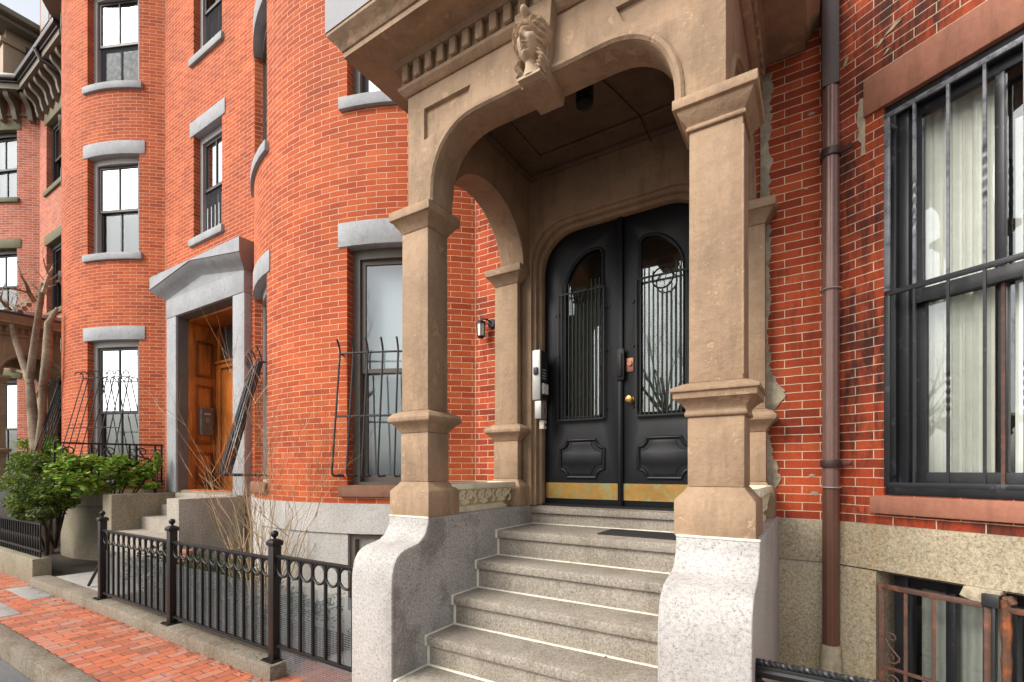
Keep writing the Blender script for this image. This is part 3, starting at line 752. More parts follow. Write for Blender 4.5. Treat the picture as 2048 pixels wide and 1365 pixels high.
# double doors of our house
def door(sx):
    X = lambda t: PX + sx * t
    DY = 4.062
    gp = [(X(.165), 2.16), (X(.19), 2.135), (X(.51), 2.135), (X(.535), 2.16), (X(.535), 3.28)]
    gp += [(X(.23 + .305 * math.cos(PI / 2 * i / 9)), 3.28 + .36 * math.sin(PI / 2 * i / 9)) for i in range(1, 10)]
    gp += [(X(.165 + .065 * (1 - math.sin(PI / 2 * i / 4)) * 1.0), 3.64 - .055 * (1 - math.cos(PI / 2 * i / 4))) for i in range(1, 4)] + [(X(.165), 3.585)]
    g = MB(); g.prism([(X(.003), 1.345), (X(.745), 1.345), (X(.745), 3.86), (X(.003), 3.86)], lambda u, v, t: (u, t, v), DY, DY + .05, holes=[gp])
    d = g.build('door', 'blackwood', ours, bevel=.002)
    g = MB(); g.tube([(u, DY - .002, v) for u, v in gp], .014, 6, closed=True); g.build('glazing_bead', 'blackwood', d)
    g = MB(); g.prism(gp, lambda u, v, t: (u, t, v), DY + .02, DY + .026); g.build('pane', 'glass_door', d)
    g = MB(); q = (X(.12), X(.58)); g.box(min(q), max(q), DY + .075, DY + .08, 1.9, 3.35); g.build('curtain', 'curtain_door', d)
    # lower octagonal panel with hollow corners
    x0, x1, z0, z1, r = .155, .585, 1.59, 1.93, .075
    def octa(o):
        P = []
        for (cx, cz, a0) in ((x1, z1, 270), (x0, z1, 0), (x0, z0, 90), (x1, z0, 180)):
            a0 = {(x1, z1): 270, (x0, z1): 360, (x0, z0): 90, (x1, z0): 180}[(cx, cz)]
            for i in range(7):
                a = R(a0 - 90 * i / 6) if True else 0
                P.append((X(cx + (r + o) * math.cos(a) - (0 if cx > .3 else 0) - (o if cx > .3 else -o) * 0), cz + (r + o) * math.sin(a)))
        return P
    g = MB(); P = octa(.0); g.tube([(u, DY - .002, v) for u, v in P], .016, 6, closed=True)
    P = octa(.035); Pc = [((X(.37) + (u - X(.37)) * .90), 1.76 + (v - 1.76) * .88) for u, v in P]
    g.prism(Pc, lambda u, v, t: (u, t, v), DY - .008, DY + .002); g.build('panel', 'blackwood', d, bevel=.002)
    q = sorted((X(.02), X(.735))); g = MB(); g.box(q[0], q[1], DY - .005, DY - .001, 1.395, 1.54)
    kp = g.build('kick_plate', 'brass', d)
    g = MB()
    for i in range(8):
        for z in (1.405, 1.53): g.lathe((q[0] + .03 + (q[1] - q[0] - .06) * i / 7, DY - .0075, z), [(.004, 0), (.003, .003)], 6, 'y')
    g.build('screws', 'steel', kp)
    # iron grille
    g = MB(); a0, a1, zb, zt, gy = .145, .59, 2.115, 3.27, DY - .035
    for a in (a0, a1): g.bar((X(a), gy, zb), (X(a), gy, zt), .014)
    g.bar((X(a0), gy, zb), (X(a1), gy, zb), .03, .014); g.bar((X(a0), gy, zt), (X(a1), gy, zt), .014)
    for a, dx in ((a0, -.03), (a1, .03)):
        for z in (2.2, 2.72, 3.1): g.bar((X(a), gy + .01, z), (X(a + dx), gy + .03, z), .014); g.box(min(X(a + dx), X(a + dx * 1.6)), max(X(a + dx), X(a + dx * 1.6)), DY - .008, DY, z - .012, z + .012)
    gr = g.build('door_grille', 'iron', d)
    mx = (a0 + a1) / 2
    for i in range(1, 12):
        a = a0 + (a1 - a0) * i / 12; top = zt + .09 - .0 * i
        if abs(a - mx) < .08: top = 3.24 - math.sqrt(max(0, .085 ** 2 - (a - mx) ** 2))
        g = MB(); g.bar((X(a), gy - .004, zb), (X(a), gy - .004, top), .008, .014); g.build('grille_bar', 'iron', gr)
    g = MB(); g.tube([(X(mx) + .085 * math.cos(2 * PI * i / 24), gy - .006, 3.24 + .085 * math.sin(2 * PI * i / 24)) for i in range(24)], .007, 6, closed=True); g.build('ring', 'iron', gr)
    g = MB(); x_ = X(mx)
    for st in ([(-.028, .02), (-.018, .034), (-.018, -.034)], [(-.002, .034), (.036, .034), (.01, -.036)]):
        g.tube([(x_ + u, gy - .004, 3.24 + v) for u, v in st], .0035, 4)
    g.build('number', 'iron', gr)
    return d
dl = door(-1); dr = door(1)
g = MB(); g.box(PX - .022, PX + .022, 4.035, 4.06, 1.345, 3.85); g.box(PX - .012, PX + .012, 4.022, 4.035, 1.345, 2.62)
ast = g.build('astragal', 'blackwood', dl, bevel=.003)
g = MB(); g.box(PX - .02, PX + .045, 4.006, 4.03, 2.43, 2.70); g.box(PX - .005, PX + .03, 3.99, 4.006, 2.46, 2.66); g.build('latch_guard', 'iron', dl, bevel=.004)
g = MB(); g.box(PX + .05, PX + .115, 4.048, 4.06, 2.50, 2.62); lk = g.build('lock_plate', 'copper', dr, bevel=.003)
g = MB(); g.lathe((PX + .085, 4.028, 2.57), [(.021, 0), (.024, .008), (.02, .02)], 14, 'y'); g.build('lock_cylinder', 'copper', lk)
g = MB(); g.lathe((PX + .09, 3.985, 2.26), [(.008, 0), (.027, .006), (.034, .02), (.026, .036), (.012, .045), (.012, .07), (.028, .072), (.028, .078)], 16, 'y'); g.build('door_knob', 'brass2', dr)
g = MB(); g.box(PX - .745, PX + .745, 4.0, 4.12, 1.322, 1.345); g.build('threshold', 'iron', ours)

# ------------------------------------------------------------------ granite stoop
ST = thing('stone_stoop', 'grey granite stoop with curled side walls below the black double doors', 'steps', (PX, 2.9, 0))
cp = [(2.166, -.05), (2.166, .92), (2.170, .985), (2.186, 1.055), (2.212, 1.10), (2.25, 1.13), (2.30, 1.147), (2.36, 1.158), (2.41, 1.170), (2.455, 1.20), (2.485, 1.24), (2.503, 1.29), (2.506, 1.33), (4.0, 1.33), (4.0, -.05)]
for x0, x1, ins in ((PX - 1.194, PX - .82, 1), (PX + .835, PX + 1.215, 0)):
    g = MB(); g.prism(cp, lambda u, v, t: (t, u, v), x0, x1); cw = g.build('cheek_wall', 'g_cheek', ST, bevel=.008, smooth=50)
    xi = x1 if ins else x0; g = MB()
    cq = [(p[0] + (.012 if p[0] < 2.6 else 0), p[1] - .012) for p in cp]
    g.prism(cq, lambda u, v, t: (t, u, v), xi - (.0 if ins else .0025), xi + (.0025 if ins else .0)); g.build('inner_face', 'g_cheek_in', cw)
    g = MB(); g.box(x0 + .0, x1 - .0, 2.502, 2.512, 1.325, 1.336); g.build('mortar_joint', 'caulk', cw)
steps = [(3.902, 1.325), (3.322, 1.162), (3.035, .955), (2.75, .745), (2.465, .535), (2.18, .335), (1.90, .135)]
xa, xb = PX - .8165, PX + .834
for i, (y, z) in enumerate(steps):
    yb = 4.02 if i == 0 else steps[i - 1][0] + .03
    zn = steps[i + 1][1] if i + 1 < len(steps) else -.05
    g = MB(); g.box(xa, xb, y, yb, z - .065, z); g.box(xa, xb, y + .028, yb, zn - .02, z - .065)
    s_ = g.build('step', 'g_step', ST, bevel=.009)
    if 0 < i < 6:
        g = MB(); yr = steps[i - 1][0] + .028
        g.box(xa, xb, yr - .020, yr + .003, z - .002, z + .006)                     # joint at the back of the tread
        g.box(xa, xa + .022, y - .003, yr - .02, z - .012, z + .005)               # along the side wall
        g.box(xa, xa + .020, y - .004, y + .02, z - .068, z + .004)
        g.box(xa, xa + .022, y + .022, y + .03, zn, z - .06)
        g.build('caulk', 'caulk', s_, bevel=.003)
g = MB(); g.box(-1.425, -.62, 3.50, 3.83, 1.164, 1.172); tag(g.build('doormat', 'mat', bevel=.003), 'flat charcoal doormat lying on the landing below the doors', 'doormat')
# damp patch is in the inner face's granite; planters on the side walls
def planter(cx, cy, face, label):
    t = thing('planter', label, 'planter', (cx, cy, 1.331), 'planters on the stoop walls')
    g = MB(); hx, hy = .135, .43
    f = lambda d, z: (hx - d * .8, hy - d * 2.4, 1.332 + z)
    g.sq(cx, cy, [f(.036, 0), f(.036, .026), f(.046, .034), f(.052, .045), f(.046, .07), f(.034, .11), f(.024, .15), f(.020, .172), f(-.002, .176), f(-.006, .19), f(-.002, .222), f(.02, .225), f(.022, .18)], caps=False)
    tg = g.build('trough', 'planter', t, bevel=.004)
    g = MB(); g.sq(cx, cy, [f(.022, .165), f(.026, .17)]); g.build('soil', 'soil', tg)
    g = MB(); g.sq(cx, cy, [f(.0495, .047), f(.0435, .07), f(.0315, .11), f(.0215, .15), f(.018, .17)]); g.build('relief_ground', 'planter_dirt', tg)
    g = MB(); fx_ = lambda z: cx + face * (hx - .8 * (.052 - (z - .045) / .127 * .032)) + face * .001
    def scr(y0, z0, r, tn, st):
        P = []
        for i in range(26):
            q = i / 25; rr = r * (1 - .8 * q); z = z0 + rr * .8 * math.sin(st + q * tn)
            P.append((fx_(z), y0 + rr * math.cos(st + q * tn), 1.332 + z))
        g.tube(P, [.0105 - .004 * i / 25 for i in range(26)], 6)
    for k in (-1, 0, 1):
        y0 = cy + k * .255
        scr(y0 - .045, .128, .045, 10, .9); scr(y0 + .045, .128, .045, -10, 2.2)
        for a in (-62, -32, 0, 32, 62):
            g.tube([(fx_(.055), y0, 1.332 + .055), (fx_(.08) + face * .004, y0 + .055 * math.sin(R(a)), 1.332 + .055 + .048 * math.cos(R(a)))], [.005, .010], 5)
        g.tube([(fx_(.06 + .105 * q), y0 + .128 + .022 * math.sin(q * 6.3), 1.332 + .06 + .105 * q) for q in (0, .17, .33, .5, .67, .83, 1)], .009, 5)
    g.build('scroll_relief', 'planter', t)
    return t
planter(-2.41, 3.24, 1, 'cream cast planter with scroll relief on the left side wall of the stoop')
planter(-.38, 3.24, 1, 'cream cast planter half hidden behind the near right column')
# lamps and intercoms
t = thing('wall_lamp', 'small black lantern with frosted panes on the brick beside the porch', 'lamp', (-2.70, YW, 3.08))
g = MB(); g.lathe((-2.672, YW - .025, 3.085), [(.042, 0), (.045, .012), (.03, .024)], 14, 'y'); g.build('back_plate', 'iron', t)
g = MB(); g.tube([(-2.672, YW - .02, 3.09), (-2.69, YW - .06, 3.115), (-2.725, YW - .085, 3.12), (-2.742, YW - .09, 3.105)], .009, 6); g.build('arm', 'iron', t)
lx, ly = -2.745, YW - .09
g = MB(); g.lathe((lx, ly, 3.075), [(.052, 0), (.05, .008), (.03, .026), (.012, .034), (.008, .05)], 6); g.lathe((lx, ly, 2.945), [(.02, -.012), (.036, 0), (.038, .01)], 6)
for i in range(6): a = 2 * PI * i / 6; g.tube([(lx + .037 * math.cos(a), ly + .037 * math.sin(a), 2.95), (lx + .044 * math.cos(a), ly + .044 * math.sin(a), 3.08)], .004, 4)
g.build('cage', 'iron', t)
g = MB(); g.lathe((lx, ly, 2.954), [(.034, 0), (.04, .12)], 6); g.build('lamp_glass', 'frost', t)
t = thing('ceiling_lamp', 'black cylindrical lamp hanging under the porch ceiling', 'lamp', (-1.33, 3.05, 4.36))
g = MB(); g.lathe((-1.33, 3.05, 4.14), [(.052, .004), (.058, 0), (.06, .01), (.06, .215)], 20); g.build('housing', 'iron', t)
g = MB(); g.lathe((-1.33, 3.05, 4.146), [(.045, 0), (.045, .004)], 20); g.build('lens', 'plastic', t)
g = MB(); g.tube([(-1.27, 3.06, 4.345), (-1.20, 3.3, 4.345), (-1.12, 3.6, 4.33), (-1.11, 3.86, 4.28)], .004, 5); g.build('cord', 'iron', t)
t = thing('intercom', 'tall brushed steel intercom with black keypad beside the black doors', 'intercom', (-2.12, 3.9, 2.5))
g = MB(); g.box(-2.185, -2.105, 3.83, 3.97, 2.295, 2.745); g.build('case', 'steel', t, bevel=.004)
g = MB(); g.box(-2.104, -2.098, 3.835, 3.965, 2.30, 2.74); fp = g.build('front_panel', 'plastic', t)
g = MB()
for r in range(4):
    for c in range(3): y = 3.868 + c * .024; z = 2.485 + r * .026; g.box(-2.098, -2.0945, y, y + .013, z, z + .013)
g.build('keys', 'steel', fp)
g = MB(); g.box(-2.098, -2.082, 3.855, 3.95, 2.345, 2.445); g.build('card_holder', 'steel', fp)
g = MB(); g.box(-2.082, -2.0805, 3.865, 3.945, 2.352, 2.438); g.box(-2.0805, -2.079, 3.88, 3.92, 2.375, 2.383); g.build('name_card', 'white', fp)
g = MB(); g.sq(-2.145, 3.826, [(.018, .012, 2.52), (.022, .014, 2.535), (.022, .014, 2.575), (.018, .012, 2.59)]); g.build('button', 'plastic', t, bevel=.006)
t = thing('key_switch', 'small steel key switch box just under the tall steel intercom', 'switch', (-2.12, 3.9, 2.2))
g = MB(); g.box(-2.165, -2.10, 3.84, 3.955, 2.125, 2.285); g.build('case', 'steel', t, bevel=.003)
g = MB(); g.lathe((-2.101, 3.9, 2.205), [(.014, 0), (.012, .006)], 12, 'x'); g.box(-2.101, -2.097, 3.898, 3.902, 2.197, 2.213); g.build('keyhole', 'copper', t)
t = thing('door_buzzer', 'cream door buzzer, lowest of the boxes on the porch door jamb', 'buzzer', (-2.12, 3.9, 2.05))
g = MB(); g.box(-2.15, -2.105, 3.90, 3.96, 2.035, 2.115); g.build('case', 'cream', t, bevel=.004)
g = MB(); g.lathe((-2.106, 3.935, 2.075), [(.014, 0), (.014, .006)], 10, 'x'); g.build('button', 'plastic', t)

# ------------------------------------------------------------------ house to the left (pedimented door)
lw = (TH(14), TH(35.7), 1.50, 3.90); lw2 = (TH(-35.7), TH(-14), 1.50, 3.90)
DX0, DX1 = -8.92, -7.186
left, M2 = bow_house(-11.4, 'red brick bow fronted house with grey stone trim and a pedimented wooden door', 'brick', 'grey',
    [lw, lw2] + up(lw) + up(lw2), [(DX0, DX1, 1.33, 4.19), (-8.548, -7.672, 5.385, 7.07), (-8.548, -7.672, 8.31, 9.98)], fx=(-9.526, -6.63), band='g_drab')
for q in [lw, lw2] + up(lw) + up(lw2): window(left, M2, *q, back='blind', n=6, screen=q[2] > 8)
for q in ((-8.548, -7.672, 5.385, 7.07), (-8.548, -7.672, 8.31, 9.98)): window(left, M_flat, *q, back='blind' if q[2] < 6 else 'card', low_bars=q[2] < 6, lh=.235, screen=True)
guard(left, M2, TH(13.5), TH(33), 3.36, 1.55, .42, 8, hook=True, mat='iron_grey')
guard(left, M2, TH(-34), TH(-14), 3.36, 1.55, .42, 9, hook=True, mat='iron_grey')
cornice(left, M2, (-9.526, -6.63))
YS = 3.80
g = MB(); g.box(-9.24, -6.88, YS - .006, YW + .12, 4.194, 4.50); sr = g.build('door_surround', 'grey', left, bevel=.004)
for x0, x1 in ((-9.24, DX0), (DX1, -6.88)): g = MB(); g.box(x0, x1, YS, YW + .12, 1.29, 4.19); g.build('jamb', 'grey', sr, bevel=.006)
g = MB(); g.box(-9.20, -6.92, YS + .002, YW + .05, 4.504, 4.86); g.build('tympanum', 'grey', sr)
g = MB()   # flat-topped cornice whose lower edge rises to a low gable
zl = lambda x: 4.65 + (.185) * (1 - abs(x + 8.08) / 1.37)
xs = [-9.45, -8.08, -6.71]; zt_ = 4.875
pro = [(3.635, None, 0), (3.635, 'l', 0), (3.66, 'l', -.03), (3.72, 'l', -.075), (3.77, 'l', -.11), (3.80, 'l', -.15), (YW, 'l', -.15)]
V = []; F = []
for x in xs:
    for (y, k, dz) in pro:
        xx = x
        if k and x != -8.08: s_ = -1 if x < -8.08 else 1; xx = x - s_ * (y - 3.635) * 1.05 if y < 3.81 else x - s_ * (3.80 - 3.635) * 1.05
        V.append((xx, y, zt_ if k is None else zl(x) + dz))
    V.append((x, YW, zt_))
n_ = len(pro) + 1
for i in range(2):
    for k in range(n_): F.append((i * n_ + k, i * n_ + (k + 1) % n_, (i + 1) * n_ + (k + 1) % n_, (i + 1) * n_ + k))
F += [tuple(range(n_)), tuple(2 * n_ + k for k in range(n_ - 1, -1, -1))]
g.add(V, F); g.build('pediment', 'grey', sr, smooth=30)
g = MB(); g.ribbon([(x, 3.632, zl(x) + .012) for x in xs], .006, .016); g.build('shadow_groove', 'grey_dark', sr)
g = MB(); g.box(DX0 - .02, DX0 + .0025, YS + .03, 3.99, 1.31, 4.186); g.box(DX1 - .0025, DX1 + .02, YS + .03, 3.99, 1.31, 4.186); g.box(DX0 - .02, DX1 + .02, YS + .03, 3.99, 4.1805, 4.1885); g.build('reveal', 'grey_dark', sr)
# panelled wooden vestibule
g = MB()
g.box(DX0 - .05, DX0 + .012, 3.99, 4.48, 1.29, 4.2); g.box(DX1 - .012, DX1 + .05, 3.99, 4.48, 1.29, 4.2); g.box(DX0, DX1, 3.99, 4.5, 4.14, 4.2)
vest = g.build('panelling', 'wood', left, bevel=.004)
for x, s_ in ((DX0 + .012, 1), (DX1 - .012, -1)):
    for z0, z1 in ((1.42, 1.95), (2.10, 3.10), (3.25, 3.85)):
        g = MB()
        for (ya, yb, za, zb) in ((4.09, 4.122, z0, z1), (4.348, 4.38, z0, z1), (4.122, 4.348, z0, z0 + .034), (4.122, 4.348, z1 - .034, z1)):
            g.box(min(x, x + s_ * .024), max(x, x + s_ * .024), ya, yb, za, zb)
        g.build('panel_moulding', 'wood_dark', vest, bevel=.006)
        g = MB(); g.box(min(x, x + s_ * .010), max(x, x + s_ * .010), 4.15, 4.32, z0 + .065, z1 - .065); g.build('panel', 'wood', vest, bevel=.006)
g = MB(); g.box(DX0 + .012, DX1 - .012, 4.485, 4.56, 1.29, 4.14); g.build('door_frame', 'wood_dark', vest)
g = MB()
for x0, x1 in ((DX0 + .02, DX0 + .15), (DX1 - .15, DX1 - .02)): g.box(x0, x1, 4.42, 4.484, 1.29, 3.42)
g.box(DX0 + .02, DX1 - .02, 4.42, 4.484, 3.42, 3.50); g.box(DX0 + .02, DX1 - .02, 4.39, 4.47, 3.50, 3.545)
g.box(DX0 + .02, DX0 + .12, 4.43, 4.484, 3.55, 4.13); g.build('door_casing', 'wood', vest, bevel=.005)
g = MB(); g.box(DX0 + .15, DX1 - .15, 4.455, 4.484, 1.30, 3.42)
for cx_ in (-8.35, -7.75):
    for z0, z1 in ((1.45, 2.0), (2.15, 3.25)): g.box(cx_ - .2, cx_ + .2, 4.443, 4.455, z0, z1)
dw = g.build('door', 'wood', left, bevel=.006)
g = MB(); g.lathe((-8.0, 4.38, 2.25), [(.01, 0), (.028, .012), (.02, .04), (.008, .06), (.02, .075)], 12, 'y'); g.build('handle', 'brass2', dw)
g = MB(); g.box(DX0 + .15, DX1 - .15, 4.47, 4.483, 3.56, 4.12); g.build('transom', 'card', dw)
t = thing('intercom', 'grey steel intercom panel with keypad on the panelled wood of the pedimented doorway', 'intercom', (DX0 + .02, 4.24, 2.5))
g = MB(); g.box(DX0 + .012, DX0 + .085, 4.15, 4.35, 2.26, 2.72); g.build('case', 'bars', t, bevel=.004)
g = MB(); g.box(DX0 + .085, DX0 + .088, 4.165, 4.335, 2.275, 2.705); fp = g.build('front_panel', 'frame_brown', t)
g = MB()
for r in range(4):
    for c in range(3): g.box(DX0 + .088, DX0 + .091, 4.225 + c * .022, 4.237 + c * .022, 2.47 + r * .024, 2.482 + r * .024)
g.box(DX0 + .088, DX0 + .09, 4.2, 4.30, 2.60, 2.63); g.build('keys', 'steel', fp)
t = thing('ceiling_lamp', 'small white round lamp in the wooden vestibule ceiling', 'lamp', (-7.75, 4.3, 4.14))
g = MB(); g.lathe((-7.75, 4.3, 4.08), [(.05, 0), (.06, .02), (.04, .06)], 14); g.build('lamp_shade', 'white', t)
# its stoop
t = thing('stone_stoop', 'drab stone stoop with two blocky side walls below the wooden door', 'steps', (-8.1, 3.3, 0))
g = MB(); g.box(-9.28, -8.95, 2.95, 3.86, -.05, 1.285); g.build('side_wall', 'g_drab', t, bevel=.012)
g = MB(); g.box(-7.30, -6.96, 3.0, 3.86, -.05, 1.28); g.build('side_wall', 'g_step', t, bevel=.012)
g = MB(); g.box(-10.0, -9.285, 3.25, 3.86, -.05, 1.26); g.build('side_wall', 'g_drab', t, bevel=.015)
for y, z in ((3.80, 1.285), (3.60, 1.10), (3.33, .93), (2.98, .74), (2.7, .55), (2.45, .36), (2.2, .18)):
    if y < 2.9: continue
    g = MB(); g.box(-8.947, -7.303, y, 3.99 if z > 1.2 else 3.9, (z - .2) if z > 1 else -.05, z); g.build('step', 'g_step', t, bevel=.01)
# window railing over the shrub
t = thing('iron_railing', 'black cast iron railing with scrolls rising from the leafy shrub beside the grey door jamb', 'railing', (-9.5, 3.15, 1.4))
def rp(s): return (-9.30 + (-9.76 + 9.30) * s, 3.78 + (2.52 - 3.78) * s)
def scroll(g, c, u, r, turns, st, mat_r=.011, flip=1, sq_=1):
    P = []
    for i in range(30):
        q = i / 29; a = st + flip * turns * 2 * PI * q; rr = r * (1 - .82 * q)
        P.append((c[0] + u[0] * rr * math.cos(a), c[1] + u[1] * rr * math.cos(a), c[2] + rr * math.sin(a) * sq_))
    g.tube(P, [mat_r * (1 - .4 * i / 29) for i in range(30)], 5)
x0, y0 = rp(0); x1, y1 = rp(1); u = Vector((x1 - x0, y1 - y0, 0)).normalized()
for z in (2.07, 1.42): g = MB(); g.bar((x0, y0, z), (x1, y1, z), .028); g.build('rail', 'iron', t)
for s in (0.02, .085, .27, .335, .62, .685, 1.0):
    g = MB(); x, y = rp(s); g.bar((x, y, 1.40), (x, y, 2.07), .024); g.build('post', 'iron', t)
for s in (.0525, .3025, .6525):
    g = MB(); x, y = rp(s)
    for k in range(6): scroll(g, (x, y, 1.47 + k * .1), u, .042, 1.1, PI / 2 + (k % 2) * PI, .007, 1 if k % 2 else -1)
    g.build('scroll_strip', 'iron', t)
for s in (.178, .478, .84):
    g = MB(); x, y = rp(s)
    c = lambda o, z: (x + u.x * o, y + u.y * o, z)
    scroll(g, c(.05, 1.95), u, .085, 1.5, -PI / 2, .012, 1); scroll(g, c(-.04, 1.70), u, .085, 1.6, PI / 2, .012, -1)
    scroll(g, c(.06, 1.53), u, .06, 1.3, 0, .010, 1)
    g.tube([c(-.11, 1.46), c(-.06, 1.60), c(-.10, 1.78), c(-.02, 1.86), c(.1, 1.78), c(.11, 1.72)], .012, 5)
    g.tube([c(.11, 2.03), c(.03, 1.86), c(-.06, 1.82), c(-.11, 1.95)], [.007, .014, .012, .005], 5)
    g.build('scroll_panel', 'iron', t)

# ------------------------------------------------------------------ far house
fw = (TH(12), TH(34), 1.50, 3.9)
far_flat = [(-15.66, -14.5, 5.38, 7.05), (-15.66, -14.5, 8.33, 9.95)]
far, M3 = bow_house(-18.05, 'paler red brick house far left with olive stone trim and bracketed cornice', 'brick_pale', 'olive',
    [fw] + up(fw), [(PX - 13.3 - .82, PX - 13.3 + .82, 1.33, 4.36)] + far_flat, fx=(-16.176, -13.275), spans=[(-16.176, PX - 14.45), (PX - 12.2, -13.275)], ztop=10.72)
for q in [fw] + up(fw): window(far, M3, *q, trim='olive', frame='darkwood', back='blind' if q[2] < 8 else 'blind_grey', n=6)
for q in far_flat: window(far, M_flat, *q, trim='olive', frame='darkwood', back='card')
cornice(far, M3, (-16.176, -13.275), ztop=10.72, brackets=True)
for g_, x in ((0, 0),):
    g = MB(); g.add([(-20.5, 3.0, 10.97), (-13.3, 3.9, 10.97), (-13.3, 4.7, 13.32), (-20.5, 4.0, 13.32)], [(0, 1, 2, 3)]); g.build('mansard_roof', 'slate', far)
g = MB(); g.box(-19.3, -16.85, 3.45, 5, 10.92, 12.5); g.box(-17.2, -16.83, 3.40, 3.75, 10.92, 12.12); g.box(-17.26, -16.78, 3.35, 3.8, 12.12, 12.24)
dm = g.build('dormer', 'tan', far, bevel=.012)
g = MB(); g.box(-19.6, -16.55, 3.15, 5.2, 12.5, 12.62); g.box(-19.75, -16.4, 3.0, 5.35, 12.62, 12.76); g.build('roof', 'cornice', dm, bevel=.02)
g = MB(); g.box(-16.848, -16.83, 3.80, 4.9, 10.95, 12.3); g.build('side_panel', 'slate', dm)
g = MB(); g.box(-18.1, -17.35, 3.43, 3.449, 10.97, 12.1); w_ = g.build('window', 'darkwood', dm)
for z0, z1 in ((11.6, 12.02), (11.05, 11.52)): g = MB(); g.box(-18.0, -17.45, 3.42, 3.429, z0, z1); g.build('pane', 'blind', dm)
g = MB(); g.box(-16.55, -14.0, 4.0, 5.2, 10.92, 14.4); g.box(-16.65, -13.9, 3.9, 5.3, 14.4, 14.6); d2 = g.build('dormer', 'tan', far, bevel=.01)
g = MB(); g.box(-16.35, -14.9, 3.95, 3.999, 12.35, 14.2); w_ = g.build('window', 'sand', d2)
for x0, x1 in ((-16.22, -15.66), (-15.58, -15.02)): g = MB(); g.box(x0, x1, 3.935, 3.949, 12.5, 14.1); g.build('pane', 'blind', d2)
g = MB(); g.tube([(-14.45, 3.42, 10.87), (-14.4, 3.5, 10.67), (-14.3, 3.75, 10.57), (-14.0, 3.85, 10.52)], .05, 8); g.build('downspout', 'gutter', far)
# its porch and stoop: same pattern as ours, two lots along the street
p2 = copy_tree(POR); p2.location.x -= 13.3; [bpy.data.objects.remove(c, do_unlink=True) for c in list(p2.children) if c.name.startswith('roof')]
g = MB(); g.uloft(XL - 13.3, XR - 13.3, YF, YB, [(.396, 4.695), (.42, 4.70), (.42, 4.74), (.38, 4.75), (-.3, 4.98), (-1.05, 5.05)]); g.build('roof', 'gutter', p2)
p2['label'] = 'shadowed brown stone porch at the far left behind the tree'
s2 = copy_tree(ST); s2.location.x -= 13.3; s2['label'] = 'granite stoop of the far left porch, behind the bushes'

# ------------------------------------------------------------------ house to the right (canted, soot-stained)
CL = 2.1
rwin = (.319, 1.55, 1.505, 3.893); rb = (.289, 1.60, .22, 1.036)
right = thing('brick_house', 'soot stained brick house at the right edge with golden granite base', 'house', (1.2, 4.5, 0))
wall(M_cant, 0, CL, 1.322, 11, [rwin, (.319, 1.55, 5.38, 7.09), (.319, 1.55, 8.31, 9.98)], reveal=.24, uoff=.085).build('wall', 'brick_sooty', right)
g = MB(); e = M_cant(CL, 0, 0); q = [(e.x, 1.322), (6, 1.322), (6, 11), (e.x, 11)]; g.quad(*[(x, e.y, z) for x, z in q], uv=[(x + 50, z + .03) for x, z in q]); g.build('wall', 'brick_sooty', right)
g = MB(); g.mbox(M_cant, 0, CL, 1.042, 1.322, -.035, .3); g.box(e.x, 6, e.y - .03, e.y + .3, 1.042, 1.322)
wall(M_cant, 0, CL, -.3, 1.034, [(rb[0], rb[1], rb[2], 1.034)], reveal=.3, mb=g, d=-.03); g.quad((e.x, e.y - .026, -.3), (6, e.y - .026, -.3), (6, e.y - .026, 1.034), (e.x, e.y - .026, 1.034))
g.build('foundation', 'g_gold', right)
